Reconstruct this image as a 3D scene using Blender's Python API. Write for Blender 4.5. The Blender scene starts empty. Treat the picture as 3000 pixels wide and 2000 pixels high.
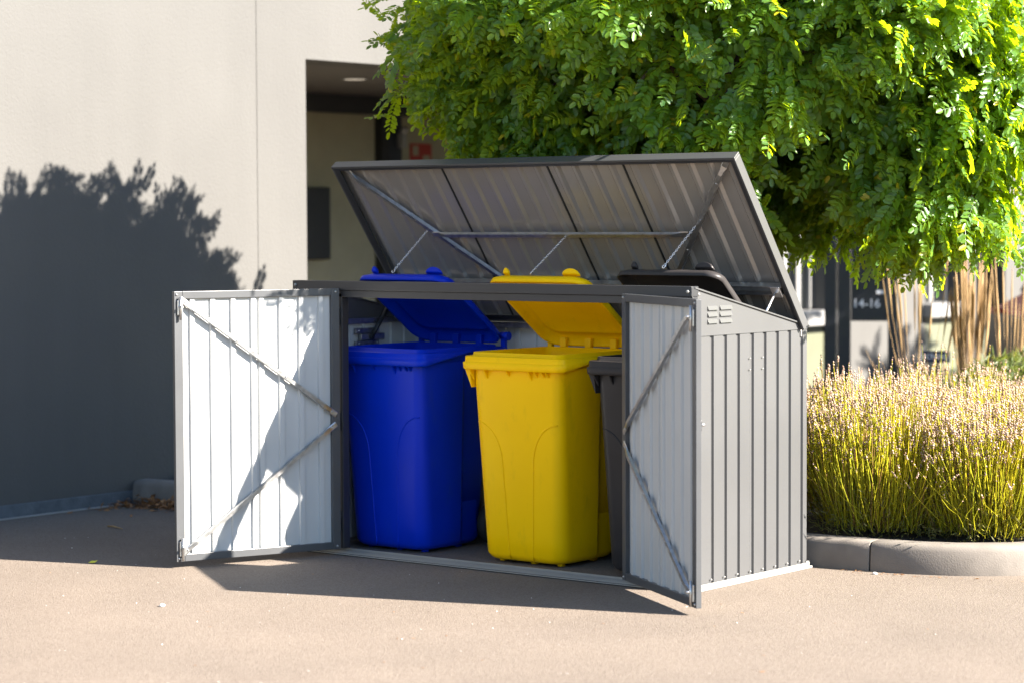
import bpy, bmesh, math, random
import numpy as np
from mathutils import Vector, Matrix

random.seed(7)
rng = np.random.default_rng(11)
R = math.radians
scene = bpy.context.scene
C = scene.collection

# ------------------------------------------------------------------ camera
YAW, PITCH, ROLL = -0.6687, 0.0491, -0.0041
CAM = Vector((8.1145, -8.5752, 1.5865))
fw = Vector((math.sin(YAW) * math.cos(PITCH), math.cos(YAW) * math.cos(PITCH), -math.sin(PITCH)))
rt = Vector((math.cos(YAW), -math.sin(YAW), 0))
up = rt.cross(fw)
r2 = rt * math.cos(ROLL) + up * math.sin(ROLL)
u2 = -rt * math.sin(ROLL) + up * math.cos(ROLL)
cam_data = bpy.data.cameras.new('camera')
cam = bpy.data.objects.new('camera', cam_data)
C.objects.link(cam)
cam.matrix_world = Matrix(((r2.x, u2.x, -fw.x, CAM.x), (r2.y, u2.y, -fw.y, CAM.y), (r2.z, u2.z, -fw.z, CAM.z), (0, 0, 0, 1)))
cam_data.sensor_width = 36
cam_data.lens = 85.05
cam_data.clip_end = 500
cam_data.dof.use_dof = True
cam_data.dof.focus_distance = 10.9
cam_data.dof.aperture_fstop = 1.9
scene.camera = cam

# ------------------------------------------------------------------ light
SUN = Vector((0.816, 0.262, 0.515)).normalized()
world = bpy.data.worlds.new('World')
scene.world = world
world.use_nodes = True
wn = world.node_tree.nodes
wn.clear()
sky = wn.new('ShaderNodeTexSky')
sky.sky_type = 'NISHITA'
sky.sun_disc = False
sky.sun_elevation = math.asin(SUN.z)
sky.sun_rotation = math.atan2(SUN.x, SUN.y)
sky.air_density = 1.0
sky.dust_density = 0.4
sky.ozone_density = 3.0
bg = wn.new('ShaderNodeBackground')
bg.inputs['Strength'].default_value = 0.06
wo = wn.new('ShaderNodeOutputWorld')
world.node_tree.links.new(sky.outputs[0], bg.inputs[0])
world.node_tree.links.new(bg.outputs[0], wo.inputs[0])
sl = bpy.data.lights.new('sun', 'SUN')
sl.energy = 5.0
sl.angle = R(0.5)
sl.color = (1.0, 0.915, 0.815)
sun = bpy.data.objects.new('sun', sl)
C.objects.link(sun)
sun.rotation_euler = SUN.to_track_quat('Z', 'Y').to_euler()
scene.view_settings.view_transform = 'Standard'
scene.view_settings.look = 'None'
scene.view_settings.gamma = 1
scene.view_settings.use_curve_mapping = False
scene.view_settings.exposure = 2.66
cy = scene.cycles
cy.use_denoising = True
cy.max_bounces = 6
cy.diffuse_bounces = 3
cy.glossy_bounces = 4
cy.transmission_bounces = 3
cy.transparent_max_bounces = 4
cy.caustics_reflective = False
cy.caustics_refractive = False

# ------------------------------------------------------------------ materials
def nodemat(name):
    m = bpy.data.materials.new(name)
    m.use_nodes = True
    nt = m.node_tree
    return m, nt, nt.nodes['Principled BSDF']

def mat(name, col, rough=0.5, metal=0.0, var=0.0, vscale=6.0, bump=0.0, bscale=60.0, spec=0.5, col2=None, detail=4.0, coords='Object', rvar=0.0, scuff=None):
    """plain paint, plastic, metal or plaster with slow colour drift and fine relief"""
    m, nt, b = nodemat(name)
    L = nt.links
    b.inputs['Base Color'].default_value = (*col, 1)
    b.inputs['Roughness'].default_value = rough
    b.inputs['Metallic'].default_value = metal
    b.inputs['Specular IOR Level'].default_value = spec
    tc = nt.nodes.new('ShaderNodeTexCoord')
    if var > 0 or col2:
        n = nt.nodes.new('ShaderNodeTexNoise')
        n.inputs['Scale'].default_value = vscale
        n.inputs['Detail'].default_value = detail
        L.new(tc.outputs[coords], n.inputs['Vector'])
        r = nt.nodes.new('ShaderNodeValToRGB')
        lo = tuple(c * (1 - var) for c in col)
        hi = col2 if col2 else tuple(min(1, c * (1 + var)) for c in col)
        r.color_ramp.elements[0].position = 0.3
        r.color_ramp.elements[1].position = 0.7
        r.color_ramp.elements[0].color = (*lo, 1)
        r.color_ramp.elements[1].color = (*hi, 1)
        L.new(n.outputs['Fac'], r.inputs['Fac'])
        L.new(r.outputs['Color'], b.inputs['Base Color'])
        if rvar > 0:
            mr = nt.nodes.new('ShaderNodeMapRange')
            mr.inputs['To Min'].default_value = max(0.02, rough - rvar)
            mr.inputs['To Max'].default_value = min(1, rough + rvar)
            L.new(n.outputs['Fac'], mr.inputs['Value'])
            L.new(mr.outputs[0], b.inputs['Roughness'])
    if scuff:
        mp = nt.nodes.new('ShaderNodeMapping')
        mp.inputs['Scale'].default_value = (1.0, 1.0, 0.35)
        L.new(tc.outputs[coords], mp.inputs['Vector'])
        n3 = nt.nodes.new('ShaderNodeTexNoise')
        n3.inputs['Scale'].default_value = 14
        n3.inputs['Detail'].default_value = 9
        n3.inputs['Roughness'].default_value = 0.7
        L.new(mp.outputs[0], n3.inputs['Vector'])
        k3 = nt.nodes.new('ShaderNodeMapRange')
        k3.inputs['From Min'].default_value = 0.56
        k3.inputs['From Max'].default_value = 0.74
        k3.inputs['To Max'].default_value = 0.30
        L.new(n3.outputs['Fac'], k3.inputs['Value'])
        mx = nt.nodes.new('ShaderNodeMix')
        mx.data_type = 'RGBA'
        mx.inputs['B'].default_value = (*scuff, 1)
        L.new(k3.outputs[0], mx.inputs['Factor'])
        src = b.inputs['Base Color'].links[0].from_socket if b.inputs['Base Color'].links else None
        if src:
            L.new(src, mx.inputs['A'])
        else:
            mx.inputs['A'].default_value = (*col, 1)
        L.new(mx.outputs['Result'], b.inputs['Base Color'])
    if bump > 0:
        n2 = nt.nodes.new('ShaderNodeTexNoise')
        n2.inputs['Scale'].default_value = bscale
        n2.inputs['Detail'].default_value = 5
        L.new(tc.outputs[coords], n2.inputs['Vector'])
        bp = nt.nodes.new('ShaderNodeBump')
        bp.inputs['Strength'].default_value = bump
        bp.inputs['Distance'].default_value = 0.01
        L.new(n2.outputs['Fac'], bp.inputs['Height'])
        L.new(bp.outputs['Normal'], b.inputs['Normal'])
    return m

def leafmat(name, col, col2, trans, tfac, yellow=None, rough=0.42, brown=None):
    """two-sided leaf: glossy face plus light passing through, colour drifting from leaflet to leaflet"""
    m, nt, b = nodemat(name)
    L = nt.links
    g = nt.nodes.new('ShaderNodeNewGeometry')
    r = nt.nodes.new('ShaderNodeValToRGB')
    e = r.color_ramp.elements
    e[0].position = 0.0
    e[0].color = (*col, 1)
    e[1].position = 0.9
    e[1].color = (*col2, 1)
    if yellow:
        y = e.new(0.975)
        y.color = (*col2, 1)
        y = e.new(0.985)
        y.color = (*yellow, 1)
    if brown:
        e[0].color = (*brown, 1)
        for p_, c_ in ((0.16, brown), (0.20, col)):
            q_ = e.new(p_)
            q_.color = (*c_, 1)
    L.new(g.outputs['Random Per Island'], r.inputs['Fac'])
    L.new(r.outputs['Color'], b.inputs['Base Color'])
    b.inputs['Roughness'].default_value = rough
    b.inputs['Specular IOR Level'].default_value = 0.45
    t = nt.nodes.new('ShaderNodeBsdfTranslucent')
    t.inputs['Color'].default_value = (*trans, 1)
    mx = nt.nodes.new('ShaderNodeMixShader')
    mx.inputs['Fac'].default_value = tfac
    L.new(b.outputs[0], mx.inputs[1])
    L.new(t.outputs[0], mx.inputs[2])
    L.new(mx.outputs[0], nt.nodes['Material Output'].inputs['Surface'])
    return m

def asphalt():
    m, nt, b = nodemat('asphalt')
    L = nt.links
    tc = nt.nodes.new('ShaderNodeTexCoord')
    v = nt.nodes.new('ShaderNodeTexVoronoi')
    v.inputs['Scale'].default_value = 190
    L.new(tc.outputs['Object'], v.inputs['Vector'])
    r = nt.nodes.new('ShaderNodeValToRGB')
    e = r.color_ramp.elements
    e[0].position = 0.0
    e[0].color = (0.108, 0.083, 0.065, 1)
    e[1].position = 1.0
    e[1].color = (0.181, 0.150, 0.122, 1)
    k = e.new(0.35)
    k.color = (0.144, 0.117, 0.093, 1)
    sep = nt.nodes.new('ShaderNodeSeparateColor')
    L.new(v.outputs['Color'], sep.inputs[0])
    L.new(sep.outputs[0], r.inputs['Fac'])
    big = nt.nodes.new('ShaderNodeTexNoise')
    big.inputs['Scale'].default_value = 1.3
    big.inputs['Detail'].default_value = 6
    L.new(tc.outputs['Object'], big.inputs['Vector'])
    mr = nt.nodes.new('ShaderNodeMapRange')
    mr.inputs['From Min'].default_value = 0.3
    mr.inputs['From Max'].default_value = 0.7
    mr.inputs['To Min'].default_value = 0.91
    mr.inputs['To Max'].default_value = 1.08
    L.new(big.outputs['Fac'], mr.inputs['Value'])
    mul = nt.nodes.new('ShaderNodeMix')
    mul.data_type = 'RGBA'
    mul.blend_type = 'MULTIPLY'
    mul.inputs['Factor'].default_value = 1
    L.new(r.outputs['Color'], mul.inputs['A'])
    L.new(mr.outputs[0], mul.inputs['B'])
    L.new(mul.outputs['Result'], b.inputs['Base Color'])
    b.inputs['Roughness'].default_value = 0.85
    b.inputs['Specular IOR Level'].default_value = 0.3
    bp = nt.nodes.new('ShaderNodeBump')
    bp.inputs['Strength'].default_value = 0.55
    bp.inputs['Distance'].default_value = 0.004
    L.new(v.outputs['Distance'], bp.inputs['Height'])
    L.new(bp.outputs['Normal'], b.inputs['Normal'])
    return m

def stucco(name, col):
    m, nt, b = nodemat(name)
    L = nt.links
    tc = nt.nodes.new('ShaderNodeTexCoord')
    n = nt.nodes.new('ShaderNodeTexNoise')
    n.inputs['Scale'].default_value = 1.2
    n.inputs['Detail'].default_value = 7
    L.new(tc.outputs['Object'], n.inputs['Vector'])
    r = nt.nodes.new('ShaderNodeValToRGB')
    r.color_ramp.elements[0].position = 0.3
    r.color_ramp.elements[1].position = 0.75
    r.color_ramp.elements[0].color = (*[c * 0.94 for c in col], 1)
    r.color_ramp.elements[1].color = (*[c * 1.05 for c in col], 1)
    L.new(n.outputs['Fac'], r.inputs['Fac'])
    L.new(r.outputs['Color'], b.inputs['Base Color'])
    mp = nt.nodes.new('ShaderNodeMapping')
    mp.inputs['Scale'].default_value = (3.0, 3.0, 0.22)
    L.new(tc.outputs['Object'], mp.inputs['Vector'])
    n4 = nt.nodes.new('ShaderNodeTexNoise')
    n4.inputs['Scale'].default_value = 2.2
    n4.inputs['Detail'].default_value = 8
    L.new(mp.outputs[0], n4.inputs['Vector'])
    m4 = nt.nodes.new('ShaderNodeMapRange')
    m4.inputs['From Min'].default_value = 0.35
    m4.inputs['From Max'].default_value = 0.7
    m4.inputs['To Min'].default_value = 1.012
    m4.inputs['To Max'].default_value = 0.972
    L.new(n4.outputs['Fac'], m4.inputs['Value'])
    x4 = nt.nodes.new('ShaderNodeMix')
    x4.data_type = 'RGBA'
    x4.blend_type = 'MULTIPLY'
    x4.inputs['Factor'].default_value = 1
    L.new(r.outputs['Color'], x4.inputs['A'])
    L.new(m4.outputs[0], x4.inputs['B'])
    L.new(x4.outputs['Result'], b.inputs['Base Color'])
    b.inputs['Roughness'].default_value = 0.9
    b.inputs['Specular IOR Level'].default_value = 0.2
    n2 = nt.nodes.new('ShaderNodeTexNoise')
    n2.inputs['Scale'].default_value = 55
    n2.inputs['Detail'].default_value = 6
    n2.inputs['Distortion'].default_value = 0.8
    L.new(tc.outputs['Object'], n2.inputs['Vector'])
    bp = nt.nodes.new('ShaderNodeBump')
    bp.inputs['Strength'].default_value = 0.5
    bp.inputs['Distance'].default_value = 0.006
    L.new(n2.outputs['Fac'], bp.inputs['Height'])
    L.new(bp.outputs['Normal'], b.inputs['Normal'])
    return m

M = {}
M['asphalt'] = asphalt()
M['wall'] = stucco('white_render', (0.0905, 0.089, 0.085))
M['recess'] = mat('beige_render', (0.29, 0.265, 0.185), 0.9, var=0.06, bump=0.2)
M['soffit'] = mat('dark_soffit', (0.045, 0.036, 0.033), 0.7, var=0.1)
M['black'] = mat('black_paint', (0.010, 0.011, 0.012), 0.5)
M['navy'] = mat('navy_metal', (0.014, 0.017, 0.024), 0.45, var=0.15)
M['plinth'] = mat('plinth_render', (0.085, 0.097, 0.108), 0.9, var=0.2, vscale=14, bump=0.4)
M['concrete'] = mat('kerb_concrete', (0.165, 0.145, 0.124), 0.9, var=0.14, vscale=9, bump=0.16, bscale=160, detail=9, scuff=(0.07, 0.06, 0.05))
M['soil'] = mat('dark_soil', (0.035, 0.026, 0.02), 0.95, var=0.5, vscale=30, bump=1.0, bscale=50)
M['gravel'] = mat('gravel_stone', (0.20, 0.20, 0.21), 0.85, var=0.5, vscale=25)
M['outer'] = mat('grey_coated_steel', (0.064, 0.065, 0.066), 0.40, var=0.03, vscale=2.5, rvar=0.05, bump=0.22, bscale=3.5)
M['inner'] = mat('light_grey_primer_steel', (0.43, 0.438, 0.43), 0.36, var=0.04, vscale=3, rvar=0.06, bump=0.22, bscale=3.5)
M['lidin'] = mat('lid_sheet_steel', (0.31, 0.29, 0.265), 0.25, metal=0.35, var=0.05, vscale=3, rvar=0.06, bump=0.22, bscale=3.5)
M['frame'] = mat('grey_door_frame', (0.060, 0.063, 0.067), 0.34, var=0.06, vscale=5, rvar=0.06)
M['trim'] = mat('shade_darkened_trim', (0.025, 0.026, 0.029), 0.36, var=0.06, vscale=5, rvar=0.06)  # darker copy of the grey coat, shade put into header, post and flange colour
M['galv'] = mat('galvanised_steel', (0.44, 0.44, 0.435), 0.32, metal=0.9, var=0.15, vscale=40, rvar=0.1)
M['alu'] = mat('aluminium_profile', (0.30, 0.29, 0.27), 0.45, metal=0.35, var=0.05)
M['bright'] = mat('bare_aluminium', (0.80, 0.78, 0.74), 0.4, metal=0.2)
M['chain'] = mat('chain_steel', (0.75, 0.74, 0.74), 0.25, metal=0.8)
M['rubber'] = mat('black_rubber', (0.012, 0.012, 0.013), 0.75, var=0.2)
M['blue'] = mat('blue_plastic', (0.001, 0.026, 0.44), 0.34, var=0.05, vscale=4, bump=0.02, bscale=220, rvar=0.05, spec=0.15, scuff=(0.02, 0.05, 0.26))
M['yellow'] = mat('yellow_plastic', (1.0, 0.56, 0.001), 0.36, var=0.03, vscale=4, bump=0.02, bscale=220, rvar=0.05, spec=0.12, scuff=(0.55, 0.33, 0.015))
M['dark'] = mat('dark_grey_plastic', (0.032, 0.029, 0.029), 0.36, var=0.1, vscale=5, bump=0.02, bscale=220, rvar=0.05, spec=0.2, scuff=(0.06, 0.055, 0.05))
M['bark'] = mat('grey_brown_bark', (0.10, 0.075, 0.055), 0.9, var=0.4, vscale=20, bump=0.9, bscale=30)
M['leaf'] = leafmat('locust_leaf', (0.030, 0.088, 0.030), (0.100, 0.205, 0.030), (0.64, 0.84, 0.008), 0.47, yellow=(0.40, 0.30, 0.02), rough=0.36)
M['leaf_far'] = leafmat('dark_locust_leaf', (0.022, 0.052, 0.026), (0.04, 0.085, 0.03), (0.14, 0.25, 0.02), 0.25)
M['lstem'] = leafmat('lavender_stem', (0.27, 0.32, 0.012), (0.62, 0.54, 0.022), (0.78, 0.70, 0.02), 0.36, rough=0.6, brown=(0.24, 0.12, 0.05))
M['lhead'] = leafmat('lavender_seed_head', (0.27, 0.17, 0.13), (0.60, 0.445, 0.35), (0.55, 0.40, 0.3), 0.25, rough=0.8)
M['lleaf'] = leafmat('lavender_leaf', (0.07, 0.09, 0.02), (0.22, 0.19, 0.055), (0.3, 0.32, 0.05), 0.25, rough=0.6)
M['drygrass'] = leafmat('dry_grass', (0.30, 0.19, 0.085), (0.48, 0.33, 0.16), (0.5, 0.33, 0.14), 0.25, rough=0.7)
M['shrub'] = leafmat('shrub_leaf', (0.05, 0.075, 0.02), (0.11, 0.14, 0.035), (0.25, 0.3, 0.04), 0.25)
M['dryleaf'] = leafmat('dry_leaf', (0.13, 0.05, 0.018), (0.38, 0.19, 0.075), (0.4, 0.2, 0.06), 0.15, rough=0.7)
M['yleaf'] = mat('yellow_leaf', (0.55, 0.50, 0.03), 0.5)
M['pale'] = mat('pale_stone', (0.75, 0.72, 0.68), 0.7)
M['white'] = mat('white_paint', (0.20, 0.20, 0.197), 0.5)
M['glass'] = mat('dark_window_glass', (0.015, 0.017, 0.018), 0.06, spec=0.6)
M['green_panel'] = mat('pale_green_panel', (0.10, 0.106, 0.066), 0.6, var=0.05)
M['red'] = mat('red_paint', (0.42, 0.012, 0.015), 0.25)
M['signred'] = mat('red_sign', (0.30, 0.03, 0.02), 0.5)
M['signwhite'] = mat('sign_white', (0.75, 0.75, 0.78), 0.5)
M['signblue'] = mat('navy_sign', (0.012, 0.022, 0.06), 0.4)
m, nt, b = nodemat('downlight_glow')
b.inputs['Emission Color'].default_value = (1, 0.85, 0.7, 1)
b.inputs['Emission Strength'].default_value = 0.05
M['glow'] = m

# ------------------------------------------------------------------ mesh helpers
class MB:
    def __init__(s):
        s.v, s.f, s.mi, s.sm = [], [], [], []
    def add(s, vs, fs, mi=0, smooth=False):
        o = len(s.v)
        s.v += [tuple(q) for q in vs]
        for f in fs:
            s.f.append(tuple(i + o for i in f))
            s.mi.append(mi)
            s.sm.append(smooth)
        return s
    def box(s, x0, x1, y0, y1, z0, z1, mi=0):
        vs = [(x0, y0, z0), (x1, y0, z0), (x1, y1, z0), (x0, y1, z0), (x0, y0, z1), (x1, y0, z1), (x1, y1, z1), (x0, y1, z1)]
        return s.add(vs, [(0, 3, 2, 1), (4, 5, 6, 7), (0, 1, 5, 4), (1, 2, 6, 5), (2, 3, 7, 6), (3, 0, 4, 7)], mi)
    def bar(s, a, b, w, h, nrm, mi=0):
        """box from a to b, w wide, h along nrm (centred on the line)"""
        a, b, n = Vector(a), Vector(b), Vector(nrm).normalized()
        d = (b - a).normalized()
        n = (n - d * n.dot(d)).normalized()
        q = d.cross(n) * (w / 2)
        n = n * (h / 2)
        vs = [p + i * q + j * n for p in (a, b) for i, j in ((-1, -1), (1, -1), (1, 1), (-1, 1))]
        return s.add(vs, [(0, 1, 2, 3), (7, 6, 5, 4), (0, 4, 5, 1), (1, 5, 6, 2), (2, 6, 7, 3), (3, 7, 4, 0)], mi)
    def tube(s, pts, rad, seg=8, mi=0, caps=True, smooth=True):
        pts = [Vector(p) for p in pts]
        n = len(pts)
        rads = rad if isinstance(rad, (list, tuple)) else [rad] * n
        vs, fs = [], []
        prev = None
        for i, p in enumerate(pts):
            d = (pts[min(i + 1, n - 1)] - pts[max(i - 1, 0)]).normalized()
            if prev is None:
                x = d.orthogonal().normalized()
            else:
                x = (prev - d * prev.dot(d)).normalized()
            prev = x
            y = d.cross(x)
            for k in range(seg):
                a = 2 * math.pi * k / seg
                vs.append(p + (x * math.cos(a) + y * math.sin(a)) * rads[i])
        for i in range(n - 1):
            for k in range(seg):
                k2 = (k + 1) % seg
                fs.append((i * seg + k, i * seg + k2, (i + 1) * seg + k2, (i + 1) * seg + k))
        s.add(vs, fs, mi, smooth)
        if caps:
            o = len(s.v) - len(vs)
            for f in (tuple(range(seg - 1, -1, -1)), tuple(range((n - 1) * seg, n * seg))):
                s.f.append(tuple(i + o for i in f)); s.mi.append(mi); s.sm.append(False)
        return s
    def cyl(s, a, b, r, seg=16, mi=0):
        return s.tube([a, b], r, seg, mi)
    def prism(s, poly, axis, a, b, mi=0):
        """polygon in the two other axes, extruded along axis from a to b"""
        def P(u, v, w):
            return {'x': (w, u, v), 'y': (u, w, v), 'z': (u, v, w)}[axis]
        n = len(poly)
        vs = [P(u, v, a) for u, v in poly] + [P(u, v, b) for u, v in poly]
        fs = [tuple(range(n)), tuple(range(2 * n - 1, n - 1, -1))]
        fs += [(i, n + i, n + (i + 1) % n, (i + 1) % n) for i in range(n)]
        return s.add(vs, fs, mi)
    def loft(s, rings, mi=0, smooth=True, cap0=True, cap1=True):
        n = len(rings[0])
        vs = [p for r in rings for p in r]
        fs = []
        for i in range(len(rings) - 1):
            for k in range(n):
                k2 = (k + 1) % n
                fs.append((i * n + k, i * n + k2, (i + 1) * n + k2, (i + 1) * n + k))
        s.add(vs, fs, mi, smooth)
        o = len(s.v) - len(vs)
        if cap0:
            s.f.append(tuple(o + i for i in range(n - 1, -1, -1))); s.mi.append(mi); s.sm.append(False)
        if cap1:
            s.f.append(tuple(o + (len(rings) - 1) * n + i for i in range(n))); s.mi.append(mi); s.sm.append(False)
        return s
    def ball(s, c, r, mi=0, seg=8, rings=5):
        c = Vector(c)
        rr = []
        for i in range(1, rings):
            t = math.pi * i / rings
            rr.append([c + Vector((math.sin(t) * math.cos(2 * math.pi * k / seg), math.sin(t) * math.sin(2 * math.pi * k / seg), -math.cos(t))) * r for k in range(seg)])
        return s.loft(rr, mi)
    def mesh(s, name, mats):
        me = bpy.data.meshes.new(name)
        me.from_pydata(s.v, [], s.f)
        for mt in mats:
            me.materials.append(M[mt] if isinstance(mt, str) else mt)
        me.polygons.foreach_set('material_index', s.mi)
        me.polygons.foreach_set('use_smooth', s.sm)
        bm = bmesh.new()
        bm.from_mesh(me)
        bmesh.ops.recalc_face_normals(bm, faces=bm.faces)
        bm.to_mesh(me)
        bm.free()
        me.update()
        return me

def link(name, data, parent=None, loc=(0, 0, 0), rot=(0, 0, 0)):
    o = bpy.data.objects.new(name, data)
    C.objects.link(o)
    o.location = loc
    o.rotation_euler = rot
    if parent:
        o.parent = parent
    return o

def obj(name, mb, mats, parent=None, loc=(0, 0, 0), rot=(0, 0, 0), bevel=0.0, seg=2):
    if isinstance(mats, str):
        mats = [mats]
    o = link(name, mb.mesh(name, mats), parent, loc, rot)
    if bevel > 0:
        bv = o.modifiers.new('bevel', 'BEVEL')
        bv.width = bevel
        bv.segments = seg
        bv.limit_method = 'ANGLE'
        bv.angle_limit = R(40)
        bv.harden_normals = False
    return o

def tag(o, label=None, cat=None, group=None, kind=None):
    if label: o['label'] = label
    if cat: o['category'] = cat
    if group: o['group'] = group
    if kind: o['kind'] = kind
    return o

def thing(name, label, cat, loc=(0, 0, 0), rotz=0, group=None):
    return tag(link(name, None, None, loc, (0, 0, rotz)), label, cat, group)

def bigmesh(name, verts, quads, mats, mi=None, tris=None):
    """large mesh straight from numpy arrays (quads: n x 4)"""
    me = bpy.data.meshes.new(name)
    nq = len(quads)
    nt_ = 0 if tris is None else len(tris)
    me.vertices.add(len(verts))
    me.vertices.foreach_set('co', np.asarray(verts, np.float32).ravel())
    loops = np.asarray(quads, np.int32).ravel()
    starts = np.arange(nq, dtype=np.int32) * 4
    if nt_:
        starts = np.concatenate([starts, nq * 4 + np.arange(nt_, dtype=np.int32) * 3])
        loops = np.concatenate([loops, np.asarray(tris, np.int32).ravel()])
    me.loops.add(len(loops))
    me.loops.foreach_set('vertex_index', loops)
    me.polygons.add(nq + nt_)
    me.polygons.foreach_set('loop_start', starts)
    for mt in mats:
        me.materials.append(M[mt])
    if mi is not None:
        me.polygons.foreach_set('material_index', np.asarray(mi, np.int32))
    me.update(calc_edges=True)
    me.validate()
    return me

W, D, HF, HS = 2.3326, 0.9279, 1.31, 1.0955
WX = -2.1                                    # plane of the building's long wall

# ------------------------------------------------------------------ setting
g = MB().add([(-80, -60, 0), (80, -60, 0), (80, 80, 0), (-80, 80, 0)], [(0, 1, 2, 3)])
tag(obj('asphalt_ground', g, 'asphalt'), kind='structure')

# kerb line: straight behind the shed, then bending back round the bed
KERB = [(-2.08, 0.975)]
x = -2.08
kpts = [(-2.08, 0.83), (-0.9, 0.95), (2.35, 0.975), (2.62, 0.995), (2.84, 1.035), (3.04, 1.12), (3.21, 1.26), (3.34, 1.44), (3.45, 1.68), (3.56, 2.0), (3.74, 2.5), (4.0, 3.2), (4.0, 7.6), (3.85, 8.0), (3.5, 8.2), (1.6, 8.2)]
def resample(pts, step):
    out = [Vector(pts[0] + (0,))]
    acc = 0.0
    for a, b in zip(pts[:-1], pts[1:]):
        a, b = Vector(a + (0,)), Vector(b + (0,))
        l = (b - a).length
        t = step - acc
        while t <= l:
            out.append(a + (b - a) * (t / l))
            t += step
        acc = (acc + l) % step if l + acc >= step else acc + l
    return out
kline = resample(kpts, 0.1)
kerb = tag(link('kerb', None), kind='structure')
KH = 0.135
def kerb_stone(ps):
    rings = []
    n = len(ps)
    # trimmed ends leave an open joint
    ps = [p.copy() for p in ps]
    ps[0] += (ps[1] - ps[0]).normalized() * 0.004
    ps[-1] += (ps[-2] - ps[-1]).normalized() * 0.004
    prof = [(0.0, -0.02), (0.006, 0.07), (0.010, 0.105), (0.016, 0.122), (0.028, 0.132), (0.045, KH), (0.13, KH), (0.13, -0.02)]
    for i, p in enumerate(ps):
        d = (ps[min(i + 1, n - 1)] - ps[max(i - 1, 0)]).normalized()
        nrm = Vector((-d.y, d.x, 0))
        j = random.uniform(-0.0005, 0.0005)
        rings.append([p + nrm * (o + j) + Vector((0, 0, z + (j if z > 0.1 else 0))) for o, z in prof])
    return MB().loft(rings, smooth=True)
# joints: one stone joint falls at x = 2.61 to the right of the shed
cuts = [0]
i = 0
jx = min(range(len(kline)), key=lambda k: abs(kline[k].x - 2.61) + abs(kline[k].y - 1.0))
cuts = sorted(set([0] + [k for k in range(jx, 0, -10)] + [k for k in range(jx, len(kline), 8)] + [len(kline) - 1]))
for a, b in zip(cuts[:-1], cuts[1:]):
    if b - a >= 2:
        obj('kerb_stone', kerb_stone(kline[a:b + 1]), 'concrete', kerb, bevel=0.004)

# soil bed behind the kerb, gravel strip at its left end
bed = [(-2.09, 0.95), (-0.9, 1.07), (2.35, 1.09), (2.84, 1.14), (3.02, 1.22), (3.2, 1.40), (3.33, 1.70), (3.44, 2.05), (3.62, 2.55), (3.87, 3.2), (3.87, 7.55), (3.74, 7.9), (3.4, 8.08), (1.6, 8.08), (0.6, 5.6), (-2.09, 2.25)]
g = MB().add([(x, y, 0.11) for x, y in bed], [tuple(range(len(bed)))])
tag(obj('planting_bed_soil', g, 'soil'), kind='structure')
def pebbles(n, x0, x1, y0, y1, z, r0, r1):
    base = np.array([(1, 0, 0), (0, 1, 0), (-1, 0, 0), (0, -1, 0), (0, 0, .7), (0, 0, -.7)], float)
    tri = np.array([(0, 1, 4), (1, 2, 4), (2, 3, 4), (3, 0, 4), (1, 0, 5), (2, 1, 5), (3, 2, 5), (0, 3, 5)])
    vs, fs = [], []
    for k in range(n):
        a = rng.uniform(0, 6.28)
        s = rng.uniform(r0, r1) * rng.uniform(0.7, 1.3, (6, 3))
        c = np.array([(math.cos(a), -math.sin(a), 0), (math.sin(a), math.cos(a), 0), (0, 0, 1)])
        p = (base * s) @ c.T + (rng.uniform(x0, x1), rng.uniform(y0, y1), z + rng.uniform(0, r1))
        fs.append(tri + k * 6)
        vs.append(p)
    return np.concatenate(vs), np.concatenate(fs)
v, f = pebbles(900, -2.07, -0.1, 1.11, 1.7, 0.115, 0.008, 0.022)
tag(link('gravel', bigmesh('gravel', v, np.zeros((0, 4), int), ['gravel'], tris=f)), 'grey gravel behind the kerb at the foot of the white wall', 'gravel', kind='stuff')

# ------------------------------------------------------------------ the white building
bld = thing('white_building', 'white rendered building with a shaded entrance recess and windows farther along', 'building', (WX, 0, 0))
# local frame: x=0 is the wall face, y along the wall
YO, YE, ZL = 2.325, 8.02, 2.588             # opening from YO to YE, lintel height ZL
HT = 6.5
def wallbox(y0, y1, z0, z1, name='wall', m='wall', x0=-0.35, x1=0.0, bv=0.006):
    return obj(name, MB().box(x0, x1, y0, y1, z0, z1), m, bld, bevel=bv)
wallbox(-7.0, 1.8935, 0.0, HT, bv=0.002)
obj('wall', MB().prism([(1.8965, 0), (YO, 0), (YO, ZL), (YE, ZL), (YE, HT), (1.8965, HT)], 'x', -0.35, 0.0), 'wall', bld, bevel=0.003)
obj('joint_filler', MB().box(-0.3, -0.004, 1.8937, 1.8963, 0, HT), 'recess', bld)
wallbox(YE + .003, 20.0, 1.95, HT, 'wall')
obj('plinth', MB().box(0.002, 0.014, -7.0, 0.97, 0.0, 0.075), 'plinth', bld, bevel=0.004)
obj('edge_strip', MB().box(0.016, 0.045, -7.0, 0.80, 0.001, 0.008), 'alu', bld, bevel=0.002)
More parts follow.
